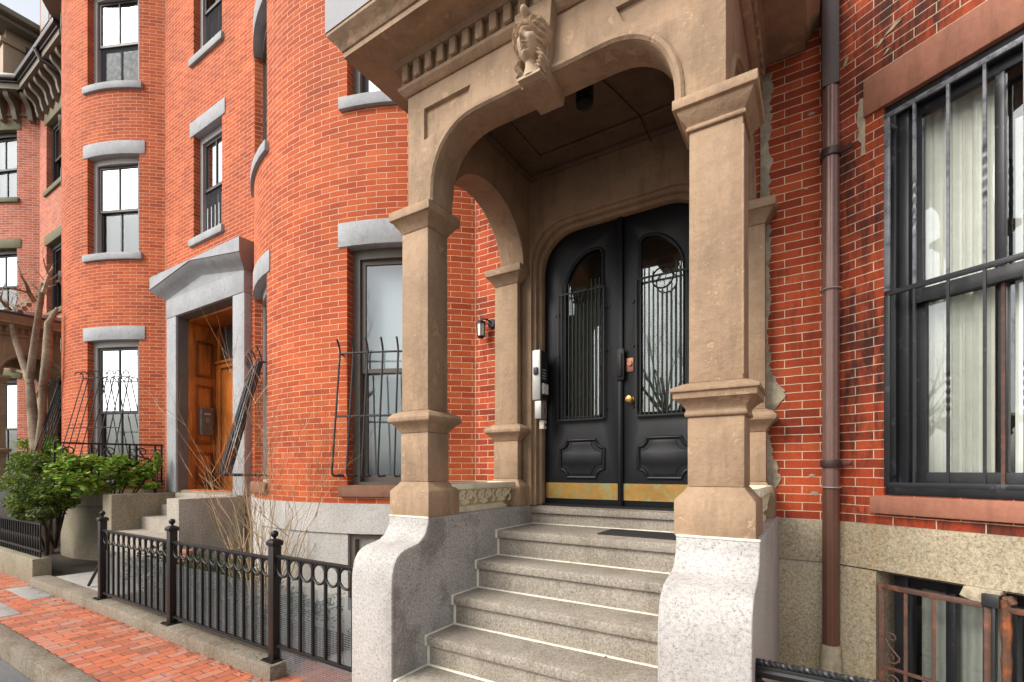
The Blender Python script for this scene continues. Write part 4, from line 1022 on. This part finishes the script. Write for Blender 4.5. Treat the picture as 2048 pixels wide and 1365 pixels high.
# flat strip of golden granite below our flat wall's right end
g = MB(); g.box(-.225, .10, YW - .045, YW + .05, 1.042, 1.319); g.box(-.225, .10, YW - .040, YW + .05, -.3, 1.034); g.build('foundation_return', 'g_gold', right, bevel=.004)
g = MB(); g.box(.0, 6, 9, 9.2, -.3, 11); g.box(.085, .2, 4.4, 9, -.3, 11); g.box(.2, 6, 4.5, 8.99, 4.8, 4.9); g.box(.2, 6, 4.4, 8.99, 1.06, 1.16); g.build('party_wall', 'card', right)
g = MB(); g.prism([(.085, 3.92), (e.x, e.y + .02), (6, e.y + .02), (6, 9.1), (.085, 9.1)], lambda u, v, t: (u, v, t), 11, 11.1); g.build('roof', 'slate', right)
def rwindow():
    a0, a1, z0, z1 = rwin
    g = MB()
    g.mbox(M_cant, a0, a0 + .05, z0, z1, .02, .20); g.mbox(M_cant, a1 - .06, a1, z0, z1, .02, .20); g.mbox(M_cant, a0 + .05, a1 - .06, z1 - .06, z1, .02, .20); g.mbox(M_cant, a0 + .05, a1 - .06, z0, z0 + .06, .02, .22)
    g.mbox(M_cant, a0 + .05, a0 + .10, z0 + .06, z1 - .06, .06, .20)
    win = g.build('window', 'bframe', right, bevel=.003)
    g = MB(); g.mbox(M_cant, .21, 1.66, z1 - .002, z1 + .23, -.018, .24); g.build('lintel', 'sand', win, bevel=.006)
    g = MB(); g.mbox(M_cant, .255, 1.63, z0 - .115, z0 - .004, -.04, .25); g.build('sill', 'sand', win, bevel=.008)
    b0 = a0 + .10; mz = 2.69
    for (p, q, d) in ((mz - .03, z1 - .06, .09), (z0 + .06, mz + .035, .13)):
        g = MB(); g.mbox(M_cant, b0, b0 + .055, p, q, d, d + .04); g.mbox(M_cant, b0 + .055, a1 - .06, p, p + .08, d, d + .04); g.mbox(M_cant, b0 + .055, a1 - .06, q - .06, q, d, d + .04); g.mbox(M_cant, .795, .835, p + .08, q - .06, d, d + .04)
        g.build('sash', 'bframe', win, bevel=.003)
        for s0, s1 in ((b0 + .055, .795), (.835, a1 - .06)):
            g = MB(); g.quad(M_cant(s0, p + .06, d + .02), M_cant(s1, p + .06, d + .02), M_cant(s1, q - .05, d + .02), M_cant(s0, q - .05, d + .02)); g.build('pane', 'glass_wavy', win)
    g = MB(); g.mbox(M_cant, .812, .828, z0 + .06, mz, .118, .13); g.build('mullion_strip', 'rusty', win)
    n = 40; P = []; F = []
    for i in range(n + 1):
        a = b0 - .05 + (.81 - b0) * i / n; d = .205 + .014 * math.sin(i * 1.35) + .01 * math.sin(i * .5)
        P += [M_cant(a, z0, d), M_cant(a, z1, d)]
    for i in range(n): F.append((2 * i, 2 * i + 2, 2 * i + 3, 2 * i + 1))
    g = MB(); g.add(P, F); g.build('curtain', 'card2', win)
    g = MB(); g.mbox(M_cant, .84, 1.6, z0 - .02, 3.55, .21, .22); g.build('board', 'card2', win)
    g = MB(); g.mbox(M_cant, .70, 1.6, 3.4, z1, .32, .33); g.build('shade', 'card', win)
rwindow()
for q in ((.319, 1.55, 5.38, 7.09), (.319, 1.55, 8.31, 9.98)): window(right, M_cant, *q, trim='sand', frame='bframe')
# iron bar guard, partly twisted bars
g = MB(); gd = -.05
f_ = lambda a, z: M_cant(a, z, gd)
g.bar(f_(.345, 3.79), f_(1.52, 3.79), .016, .030); g.bar(f_(.36, 2.735), f_(.36, 3.80), .030, .016, (math.sin(T31), math.cos(T31), 0))
for a in (.365, 1.5): g.bar(f_(a, 3.74), M_cant(a, 3.74, .03), .016)
wg = g.build('window_guard', 'bars', right, bevel=.002)
for z in (2.72, 1.57): g = MB(); g.bar(f_(.36, z), f_(1.52, z), .016, .030); g.build('rail', 'bframe', wg, bevel=.002)
g = MB(); g.bar(f_(.36, 1.57), f_(.36, 2.71), .030, .016, (math.sin(T31), math.cos(T31), 0)); g.bar(f_(.365, 1.62), M_cant(.365, 1.62, .03), .016); g.build('stile', 'bframe', wg, bevel=.002)
def twisted(a, zt0, zt1, zb, zt, w, mat='bars'):
    g = MB(); N = 60; V = []; F = []
    for i in range(N + 1):
        z = zb + (zt - zb) * i / N
        if i == 0: zs = z
        q = 0 if z < zt0 else (1 if z > zt1 else (z - zt0) / (zt1 - zt0)); an = -T31 + PI / 4 + q * 2.5 * PI
        c = f_(a, z)
        for k in range(4): V.append((c.x + w * .72 * math.cos(an + k * PI / 2), c.y + w * .72 * math.sin(an + k * PI / 2), z))
    for i in range(N):
        for k in range(4): F.append((4 * i + k, 4 * i + (k + 1) % 4, 4 * i + 4 + (k + 1) % 4, 4 * i + 4 + k))
    F += [(0, 1, 2, 3), (4 * N, 4 * N + 1, 4 * N + 2, 4 * N + 3)]
    g.add(V, F); g.build('bar', mat, wg, smooth=50)
for i, a in enumerate((.497, .652, .804, .956, 1.108, 1.26, 1.41)):
    twisted(a, 3.05, 3.35, 2.73, 3.785, .0135) if i % 2 == 0 else twisted(a, 9, 9.1, 2.73, 3.785, .0135)
    twisted(a, 1.96, 2.2, 1.575, 2.715, .0125, 'bframe') if i % 2 == 1 else twisted(a, 9, 9.1, 1.575, 2.715, .0125, 'bframe')
# basement window with rusty grille
g = MB(); g.mbox(M_cant, rb[0] + .04, rb[1], 1.0, 1.034, .10, .2); g.mbox(M_cant, rb[0] + .04, rb[0] + .11, rb[2], 1.0, .10, .2); g.mbox(M_cant, rb[0] + .11, rb[1], rb[2], rb[2] + .09, .10, .2)
g.mbox(M_cant, .575, .62, rb[2] + .09, 1.0, .12, .18); g.mbox(M_cant, .83, .88, rb[2] + .09, 1.0, .10, .18); g.mbox(M_cant, rb[0] + .11, rb[1], .945, 1.0, .12, .18)
bw = g.build('basement_window', 'bframe', right, bevel=.003)
g = MB(); g.quad(M_cant(rb[0] + .1, rb[2], .16), M_cant(rb[1], rb[2], .16), M_cant(rb[1], 1.0, .16), M_cant(rb[0] + .1, 1.0, .16)); g.build('pane', 'glass_wavy', bw)
g = MB(); g.mbox(M_cant, .42, .80, rb[2], .93, .22, .225); g.mbox(M_cant, .90, 1.5, rb[2], .99, .24, .245); g.build('curtain', 'curtain', bw)
g = MB(); gb = lambda a, z: M_cant(a, z, -.055)
g.bar(gb(.315, .955), gb(.825, .955), .028, .03); g.bar(gb(.33, .18), gb(.33, .955), .03); g.bar(gb(.815, .18), gb(.815, .955), .03); g.bar(gb(.32, .47), gb(.82, .47), .02); g.bar(gb(.88, .955), gb(1.6, .955), .03)
g.bar(gb(.88, .50), gb(1.6, .50), .022)
gr = g.build('basement_grille', 'rusty', right, bevel=.004)
for a in (.455, .590): g = MB(); g.bar(gb(a, .18), gb(a, .945), .017); g.build('bar', 'rusty', gr)
g = MB(); ua = Vector((math.cos(T31), -math.sin(T31), 0))
c0 = gb(.385, .62); scroll(g, (c0.x, c0.y, .655), ua, .032, 1.0, PI, .006, -1); scroll(g, (c0.x, c0.y, .535), ua, .036, 1.2, 0, .006, -1)
g.tube([gb(.352, .645), gb(.375, .60), gb(.425, .545), gb(.422, .52)], .006, 5); g.build('scroll', 'rusty', gr)
g = MB(); scroll(g, (c0.x, c0.y, .40), ua, .036, 1.2, 0, .006, 1); g.build('scroll', 'rusty', gr)
g = MB(); g.mbox(M_cant, .835, .852, .2, 1.0, -.075, -.04); g.mbox(M_cant, .80, .87, .955, 1.02, -.085, -.02); g.build('post', 'iron_grey', gr, bevel=.004)
g = MB(); g.tube([M_cant(.888, .2 + .05 * i, -.055) for i in range(17)], [.021 + .003 * math.sin(i * 2.1) for i in range(17)], 9); g.tube([M_cant(.885, 1.0, -.06), M_cant(.90, 1.01, -.06), M_cant(.915, .985, -.06)], .02, 7); g.build('conduit', 'rust', gr)
g = MB(); g.prism([(.72, 1.04), (.70, .985), (.76, .965), (.86, .97), (.87, 1.04)], lambda u, v, t: M_cant(u, v, t), -.06, .02); g.build('mortar_patch', 'mortar', gr, bevel=.006)
mp = [[(.19, 3.66), (.215, 3.66), (.213, 4.02), (.185, 4.03), (.165, 3.9), (.18, 3.83), (.17, 3.78), (.195, 3.74)]]
for (a, z, w_, h_) in ((.365, 4.34, .05, .02), (.10, 4.33, .02, .03), (.30, 4.30, .025, .018), (.335, 4.22, .02, .012)): mp.append([(a - w_, z - h_), (a, z - h_ * .6), (a + w_, z + h_ * .7), (a + w_ * .2, z + h_)])
for q in mp: g = MB(); g.prism(q, lambda u, v, t: M_cant(u, v, t), -.006, .01); g.build('mortar_patch', 'mortar', right)

# drainpipe in the corner
t = thing('drainpipe', 'brown fluted drainpipe in the corner between porch and sooty brick', 'drainpipe', (.086, 3.80, .36))
def flute(g, c, r, z0, z1, nf=10, dep=.12):
    k = nf * 6; V = []
    for z in (z0, z1):
        for j in range(k): a = 2 * PI * j / k; rr = r * (1 + dep * (abs(math.cos(nf * a / 2)) - .5)); V.append((c[0] + rr * math.cos(a), c[1] + rr * math.sin(a), z))
    F = [(j, (j + 1) % k, k + (j + 1) % k, k + j) for j in range(k)] + [tuple(range(k)), tuple(range(2 * k - 1, k - 1, -1))]
    g.add(V, F)
g = MB(); flute(g, (.086, 3.80), .0475, .50, 1.55, 9, .07); g.build('pipe', 'pipe', t, smooth=50)
g = MB(); flute(g, (.086, 3.80), .0465, 1.55, 3.90, 9, .07); g.build('pipe', 'pipe_highlight', t, smooth=50)
flute_z = [3.9, 4.32]
g = MB(); flute(g, (.086, 3.80), .0455, 3.90, 4.16, 9, .07); g.build('pipe', 'pipe_highlight', t, smooth=50)
g = MB(); g.box(.034, .132, 3.752, 3.86, 4.16, 7.0); g.build('flat_pipe', 'pipe2', t, bevel=.006)
for z, w_ in ((3.73, .05), (1.70, .05)):
    g = MB(); g.lathe((.086, 3.80, z), [(.057, -w_ / 2), (.060, -w_ / 2), (.060, w_ / 2), (.057, w_ / 2)], 20); g.mbox(M_cant, .05, .17, z - .014, z + .014, -.07, -.055); g.build('bracket', 'pipe2', t, bevel=.002)
for z in (2.84, 1.545): g = MB(); g.tube([(.086 + .058 * math.cos(2 * PI * i / 20), 3.80 + .058 * math.sin(2 * PI * i / 20), z) for i in range(20)], .0045, 5, closed=True); g.build('wire_tie', 'steel', t)
g = MB(); g.lathe((.086, 3.80, .30), [(.066, 0), (.070, .03), (.060, .08), (.066, .10), (.056, .15), (.058, .19), (.053, .215)], 18); g.build('mortar_collar', 'mortar', t, smooth=60)

# cast iron handrail at the lower right
t = thing('iron_railing', 'black cast iron railing with rope moulded top at the lower right corner', 'railing', (.6, 2.3, 0))
g = MB(); xs0, xs1, ry = -.212, 2.2, 2.3
g.prism([(-.032, .79), (.032, .79), (.036, .815), (.028, .822), (.028, .838), (-.028, .838), (-.028, .822), (-.036, .815)], lambda u, v, t_: (t_, ry + u, v), xs0, xs1)
rl = g.build('rail', 'iron', t, bevel=.003)
g = MB()
for k in range(2): g.tube([(xs0 + (xs1 - xs0) * i / 480, ry - .004 + .008 * math.cos(i * .75 + k * PI), .845 + .007 * math.sin(i * .75 + k * PI)) for i in range(481)], .0085, 5)
g.build('rope_moulding', 'iron_grey', rl, smooth=60)
g = MB(); g.box(xs0, xs0 + .02, ry - .035, ry + .035, .735, .79); g.tube([(xs0 + .02, ry, .76), (xs0 + .035, ry - .005, .75), (xs0 + .045, ry - .01, .76)], .012, 6); g.build('wall_bracket', 'iron', t)
for i in range(8):
    x = -.03 + i * .31; g = MB(); g.lathe((x, ry, 0), [(.022, 0), (.022, .05), (.012, .08), (.012, .6), (.02, .66), (.014, .69), (.03, .745), (.05, .79)], 10); g.build('baluster', 'iron', t)

# ------------------------------------------------------------------ garden fence
FN = thing('iron_fence', 'low black iron fence with rings under its top rail and ball topped posts', 'fence', (-5.2, 2.3, .115))
FY = 2.31; posts = [-7.265, -5.497, -3.732]
for x in posts:
    g = MB(); g.box(x - .036, x + .036, FY - .036, FY + .036, .12, 1.065); g.sq(x, FY, [(.046, .046, 1.045), (.048, .048, 1.05), (.048, .048, 1.078), (.038, .038, 1.088), (.016, .016, 1.098)])
    p = g.build('post', 'iron_brown', FN, bevel=.004)
    g = MB(); g.lathe((x, FY, 1.095), [(.016, 0), (.011, .008), (.014, .016)], 12); g.ball((x, FY, 1.137), .030, 14); g.build('finial', 'iron', p)
    g = MB(); g.box(x - .075, x + .075, FY - .075, FY + .075, .112, .124)
    for sx in (-.058, .058):
        for sy in (-.058, .058): g.lathe((x + sx, FY + sy, .124), [(.008, 0), (.007, .009)], 6)
    g.build('base_plate', 'iron', p)
def panel(x0, x1, zt, zb, pitch, mesh_to, mesh_from):
    g = MB(); g.box(x0, x1, FY - .018, FY + .018, zt - .022, zt); pn = g.build('panel', 'iron', FN, bevel=.003)
    g = MB(); g.box(x0, x1, FY - .013, FY + .013, zb - .012, zb + .012); g.build('bottom_rail', 'iron', pn, bevel=.003)
    n = round((x1 - x0) / pitch); p = (x1 - x0) / n; r = p / 2 - .002
    for i in range(n):
        cx = x0 + p * (i + .5); g = MB()
        g.tube([(cx + r * math.cos(2 * PI * k / 24), FY, zt - .024 - r + r * math.sin(2 * PI * k / 24)) for k in range(24)], .0105, 6, closed=True); g.build('ring', 'iron', pn)
        if i: g = MB(); xx = x0 + p * i; g.box(xx - .010, xx + .010, FY - .010, FY + .010, zb, zt - .02); g.build('baluster', 'iron', pn)
    g = MB(); st = .0165; w_ = .0011; yy = FY + .022
    x = x0 + .005
    while x < x1: g.box(x - w_, x + w_, yy - w_, yy + w_, mesh_from, mesh_to + .012 * math.sin(x * 9)); x += st
    z = mesh_from
    while z < mesh_to: g.box(x0, x1, yy + w_ * .2, yy + w_ * 2, z - w_, z + w_); z += st
    g.build('wire_mesh', 'wire', pn, merge=False)
panel(posts[0] + .036, posts[1] - .036, .945, .185, .1445, .70, .15)
panel(posts[1] + .036, posts[2] - .036, .945, .185, .1445, .70, .15)
panel(posts[2] + .036, -2.628, .972, .235, .1445, .74, .02)

# garden things
g = MB(); g.lathe((-3.95, 3.12, -.034), [(.19, 0), (.19, .012), (.17, .018), (.165, .012)], 28); tag(g.build('drain_cover', 'rubber'), 'round black cover lying on the pale concrete behind the fence', 'cover')
g = MB(); g.add([(-3.55, 2.45, -.03), (-3.0, 2.55, -.03), (-2.85, 2.75, -.03), (-3.4, 2.62, -.03), (-3.55, 2.45, -.022), (-3.0, 2.55, -.022), (-2.85, 2.75, -.022), (-3.4, 2.62, -.022)], [(3, 2, 1, 0), (4, 5, 6, 7), (0, 1, 5, 4), (1, 2, 6, 5), (2, 3, 7, 6), (3, 0, 4, 7)]); tag(g.build('rubber_mat', 'rubber'), 'dark rubber scrap on the ground beside the left stoop wall', 'mat')
rnd = random.Random(11)
for i in range(9):
    g = MB(); x = -6.75 + (i % 4) * .20 + rnd.uniform(-.03, .03); y = 2.90 + (i // 4) * .05; z = .47 + (i // 4) * .062
    a = rnd.uniform(-.12, .12); dx, dy = .1 * math.cos(a), .1 * math.sin(a)
    g.bar((x - dx, y - dy, z + .03 - .03 * (i % 4) * .3), (x + dx, y + dy, z + .03 - .03 * (i % 4) * .3), .10, .055)
    lab = ('loose reddish brown paver lying in the bottom row of the stack in the garden' if i < 4 else 'loose reddish brown paver in the middle row of the stack in the garden' if i < 8 else 'single reddish brown paver on top of the stack in the garden')
    tag(g.build('paver', 'paver_red', bevel=.008), lab, 'paver', 'pavers stacked in the garden')
g = MB(); g.box(-6.83, -5.98, 2.86, 3.02, .415, .468)
for x in (-6.7, -6.1): g.box(x - .03, x + .03, 2.9, 2.98, .05, .415)
tag(g.build('bench', 'darkwood', bevel=.005), 'low dark bench carrying the red pavers behind the fence', 'bench')

# ------------------------------------------------------------------ litter along the kerbs and steps
g = MB(); rl_ = random.Random(5)
def bit(x, y, z, s):
    a = rl_.uniform(0, PI); dx, dy = s * math.cos(a), s * math.sin(a); k = rl_.uniform(.3, .7)
    g.add([(x - dx, y - dy, z), (x + dy * k, y - dx * k, z + s * rl_.uniform(0, .5)), (x + dx, y + dy, z + s * rl_.uniform(0, .3)), (x - dy * k, y + dx * k, z)], [(0, 1, 2, 3)])
for _ in range(700): bit(rl_.uniform(-9.5, -2.7), 2.19 - abs(rl_.gauss(0, .035)), .006, rl_.uniform(.004, .014))
for _ in range(160): bit(rl_.uniform(-9.5, -2.7), rl_.uniform(1.5, 2.15), .006, rl_.uniform(.004, .012))
for _ in range(120): bit(rl_.uniform(-9.4, -3.7), rl_.uniform(2.21, 2.41), .118, rl_.uniform(.004, .013))
for (y, z), (y2, z2) in zip(steps[1:6], steps[0:5]):
    for _ in range(16): bit(rl_.uniform(PX - .75, PX + .8), y2 - abs(rl_.gauss(.02, .05)), z + .003, rl_.uniform(.004, .010))
struct(g.build('leaf_litter', m_leaf('dry leaf litter', [(0, (.05, .03, .018)), (.6, (.16, .10, .055)), (1, (.30, .22, .13))], .8), merge=False), 'stuff')

# ------------------------------------------------------------------ plants
def leaf(g, p, s, rnd, flat=.5, asp=.6):
    n = Vector((rnd.gauss(0, 1), rnd.gauss(0, 1), rnd.gauss(0, 1) + flat * 2)).normalized()
    t = n.cross(Vector((rnd.gauss(0, 1), rnd.gauss(0, 1), rnd.gauss(0, 1)))).normalized(); b = n.cross(t)
    s *= rnd.uniform(.65, 1.3)
    g.add([p - t * s, p + b * s * asp * .8 - n * s * .1, p + t * s, p - b * s * asp * .8 - n * s * .1], [(0, 1, 2, 3)])
def cloud(g, blobs, n, s, rnd, flat=.5, asp=.6, shell=.55):
    tot = sum(b[3] * b[4] * b[5] for b in blobs)
    for (x, y, z, rx, ry, rz) in blobs:
        for _ in range(int(n * rx * ry * rz / tot)):
            while True:
                v = Vector((rnd.uniform(-1, 1), rnd.uniform(-1, 1), rnd.uniform(-1, 1)))
                if v.length < 1 and v.length > shell * rnd.random(): break
            leaf(g, Vector((x + v.x * rx, y + v.y * ry, z + v.z * rz)), s, rnd, flat, asp)
def clumps(c, R_, n, r, rnd, top=1.0):
    out = []
    for _ in range(n):
        while True:
            v = Vector((rnd.uniform(-1, 1), rnd.uniform(-1, 1), rnd.uniform(-.8, top)))
            if .35 < v.length < 1: break
        k = rnd.uniform(.6, 1.25) * r; out.append((c[0] + v.x * R_[0], c[1] + v.y * R_[1], c[2] + v.z * R_[2], k * 1.2, k * 1.1, k * .75))
    return out
def branch(g, p, d, L, r, lev, rnd, spread=.5, nseg=4, kids=3, k=5, up=.12, tip=.3):
    P = [Vector(p)]; rr = [r]; d = Vector(d).normalized()
    for i in range(nseg):
        d = (d + Vector((rnd.gauss(0, .10), rnd.gauss(0, .10), rnd.gauss(0, .08) + up * .3))).normalized()
        P.append(P[-1] + d * (L / nseg)); rr.append(r * (1 - (1 - tip) * (i + 1) / nseg))
    g.tube(P, rr, k if lev > 1 else 3 if r < .012 else 4)
    if lev <= 0: return
    for j in range(kids):
        i = rnd.randint(1, nseg); q = P[i]
        nd = (d + Vector((rnd.gauss(0, spread), rnd.gauss(0, spread), rnd.gauss(up, spread * .7)))).normalized()
        branch(g, q, nd, L * rnd.uniform(.5, .8), max(.0022, rr[i] * rnd.uniform(.5, .75)), lev - 1, rnd, spread, nseg, kids, k, up, tip)
rnd = random.Random(3)
# bare garden shrub
t = thing('bare_shrub', 'leafless tan shrub of thin upright twigs behind the fence', 'shrub', (-4.7, 2.78, .1))
for i in range(14):
    g = MB(); a = rnd.uniform(0, 2 * PI); tl = rnd.uniform(.08, .44)
    branch(g, (-4.72 + .07 * math.cos(a), 2.78 + .05 * math.sin(a), .06), (tl * math.cos(a), tl * math.sin(a) * .5, 1), rnd.uniform(.85, 1.42) * (1 - .22 * tl), rnd.uniform(.009, .014), 3, rnd, .40, 5, 3, 5, .26, .32)
    g.build('stem', 'twig', t, merge=False)
g = MB(); R2 = random.Random(8)
for _ in range(9000):
    x = R2.uniform(-7.25, -3.82); y = R2.uniform(2.46, 3.08)
    h = .36 + .22 * min(1, max(0, (-x - 4.0) / 2.5)) + .10 * math.sin(x * 3.1) + .06 * math.sin(x * 7 + y * 9)
    leaf(g, Vector((x, y, .08 + h * R2.random() ** .5)), .021, R2, .6, .55)
for _ in range(500): leaf(g, Vector((R2.uniform(-3.8, -3.1), R2.uniform(3.0, 3.2), R2.uniform(0, .16))), .02, R2)  # separate small plant, merged into the ground cover mesh
struct(g.build('ground_cover', 'leaf_cover', merge=False), 'stuff')
# leafy shrub under the far bay window
def bush(name, label, blobs, n, s, mat, flat, asp, base, group=None, stems=6):
    t = thing(name, label, 'shrub', base, group)
    g = MB(); cloud(g, blobs, n, s, rnd, flat, asp); g.build('foliage', mat, t, merge=False)
    g = MB()
    for i in range(stems):
        b = blobs[i * len(blobs) // stems]; g.tube([base, (base[0] * .5 + b[0] * .5 + rnd.uniform(-.1, .1), base[1] * .5 + b[1] * .5, base[2] * .4 + b[2] * .6), (b[0], b[1], b[2])], [.025, .015, .006], 5)
    g.build('stems', 'bark_dark', t, merge=False); return t
bush('leafy_shrub', 'bright green leafy shrub growing through the iron scroll railing',
     clumps((-9.48, 3.0, 1.58), (.32, .64, .36), 56, .12, rnd) + clumps((-9.30, 3.45, 1.52), (.16, .28, .16), 12, .09, rnd) + clumps((-9.62, 2.6, 1.78), (.2, .25, .22), 10, .11, rnd), 3000, .045, 'leaf_shrub', .85, .8, (-9.6, 3.1, .4))
bush('leafy_shrub', 'small bright green sprig against the left jamb of the wooden doorway', [(-9.12, 3.62, 1.80, .05, .06, .17), (-9.15, 3.55, 1.40, .14, .12, .06)], 420, .034, 'leaf_shrub', .7, .75, (-9.15, 3.6, 1.29), stems=2)
bush('conifer_shrub', 'large dark green conifer bush left of the leafy shrub', clumps((-10.55, 2.6, 1.48), (1.05, .40, .44), 60, .18, rnd), 9000, .042, 'leaf_yew', .8, .38, (-11.2, 2.9, .3))
bush('conifer_shrub', 'low yellow green juniper spreading under the dark conifer bush', clumps((-10.65, 2.55, 1.02), (.85, .22, .13), 28, .13, rnd), 4500, .038, 'leaf_jun', .9, .38, (-10.4, 2.6, .3))
bush('leafy_shrub', 'pale green bush at the left edge beyond the tree trunk', clumps((-13.4, 3.2, 1.95), (.6, .3, .42), 20, .2, rnd), 4200, .036, 'leaf_shrub', .6, .6, (-12.3, 2.8, .4))
# street tree, pale and gnarled
TB = Vector((-12.75, 2.95, 0))
t = thing('street_tree', 'pale gnarled bare tree leaning at the left edge', 'tree', TB)
tq = lambda *P: [TB + Vector(p) for p in P]
g = MB(); g.tube(tq((.55, .05, -.05), (.50, .05, 1.1), (.38, .02, 1.8), (.2, 0, 2.4), (.05, 0, 3.0), (-.1, 0, 3.5)), [.15, .125, .10, .085, .075, .06], 9); g.build('trunk', 'bark', t, smooth=60)
g = MB()
g.tube(tq((-.08, 0, 3.4), (.22, 0, 4.1), (.55, 0, 4.75), (.72, 0, 5.1)), [.07, .055, .05, .04], 7)
g.tube(tq((-.02, 0, 3.3), (-.5, -.1, 4.2), (-.9, -.15, 5.0)), [.06, .05, .035], 7)
g.tube(tq((.36, 0, 1.9), (.62, 0, 2.6), (.70, 0, 3.2), (.72, 0, 3.6)), [.055, .05, .06, .03], 7)
g.tube(tq((.70, 0, 3.2), (.95, 0, 3.6), (1.02, 0, 4.3), (1.1, .1, 4.6)), [.06, .085, .06, .025], 7)
g.tube(tq((.0, 0, 3.5), (-.7, 0, 3.62), (-1.3, 0, 3.7)), [.05, .04, .03], 6)
for k in range(9): branch(g, TB + Vector((.75 - .28 * k, 0, 4.9 - .02 * k)), (rnd.uniform(-.9, .3), rnd.uniform(-.4, .1), .35), .55, .05, 2, rnd, .6, 3, 3, 5, .02)
g.build('limbs', 'bark', t, smooth=60, merge=False)
# low fence round the tree at the left edge
t = thing('iron_fence', 'low black iron fence on a stone wall beside the gnarled tree', 'fence', (-10.2, 2.1, 0))
g = MB(); g.box(-14, -9.62, 2.24, 2.46, -.05, .36); g.build('stone_base', 'g_drab', t, bevel=.02)
g = MB(); g.bar((-14, 2.35, .86), (-9.65, 2.35, .86), .03); g.bar((-14, 2.35, .46), (-9.65, 2.35, .46), .03); g.build('rail', 'iron', t)
for i in range(26):
    g = MB(); x = -9.7 - i * .12; g.tube([(x, 2.35, .36), (x, 2.35, .88)], .014, 5); g.tube([(x, 2.35, .44), (x - .02, 2.35, .60), (x - .06, 2.35, .66), (x - .10, 2.35, .60), (x - .12, 2.35, .44)], .012, 5); g.build('picket', 'iron', t)
t = thing('handrail', 'short dark sloping handrail beside the path left of the fence', 'railing', (-7.7, 2.5, 0))
g = MB(); g.tube([(-8.2, 2.46, .12), (-7.75, 2.46, .50), (-7.35, 2.46, .62)], .018, 6); g.tube([(-7.4, 2.46, .1), (-7.4, 2.46, .60)], .014, 6); g.build('rail', 'iron', t)

# trees across the street, seen only in the window panes
def street_tree(x, y, seed, lab):
    t = thing('bare_tree', lab, 'tree', (x, y, -.16), 'trees across the street'); r_ = random.Random(seed)
    g = MB(); P = [(x, y, -.2), (x + .1, y, 2), (x + .05, y + .1, 4)]; g.tube(P, [.28, .22, .17], 9); g.build('trunk', 'bark_far', t)
    g = MB()
    for i in range(6):
        a = 2 * PI * i / 6 + r_.random(); branch(g, (x + .05, y + .1, 2.6 + .28 * i), (math.cos(a) * .8, math.sin(a) * .8, .9), 3.2, .10, 4, r_, .45, 4, 3, 6, .15, .3)
    g.build('crown', 'bark_far', t, merge=False)
    return t
tA = street_tree(-5, -13, 21, 'bare branching tree across the street, seen only in window reflections')
for x, y in ((-14, -14), (5, -13.5), (13, -14), (-24, -14)):
    c = copy_tree(tA); c.location = (x, y, -.16)
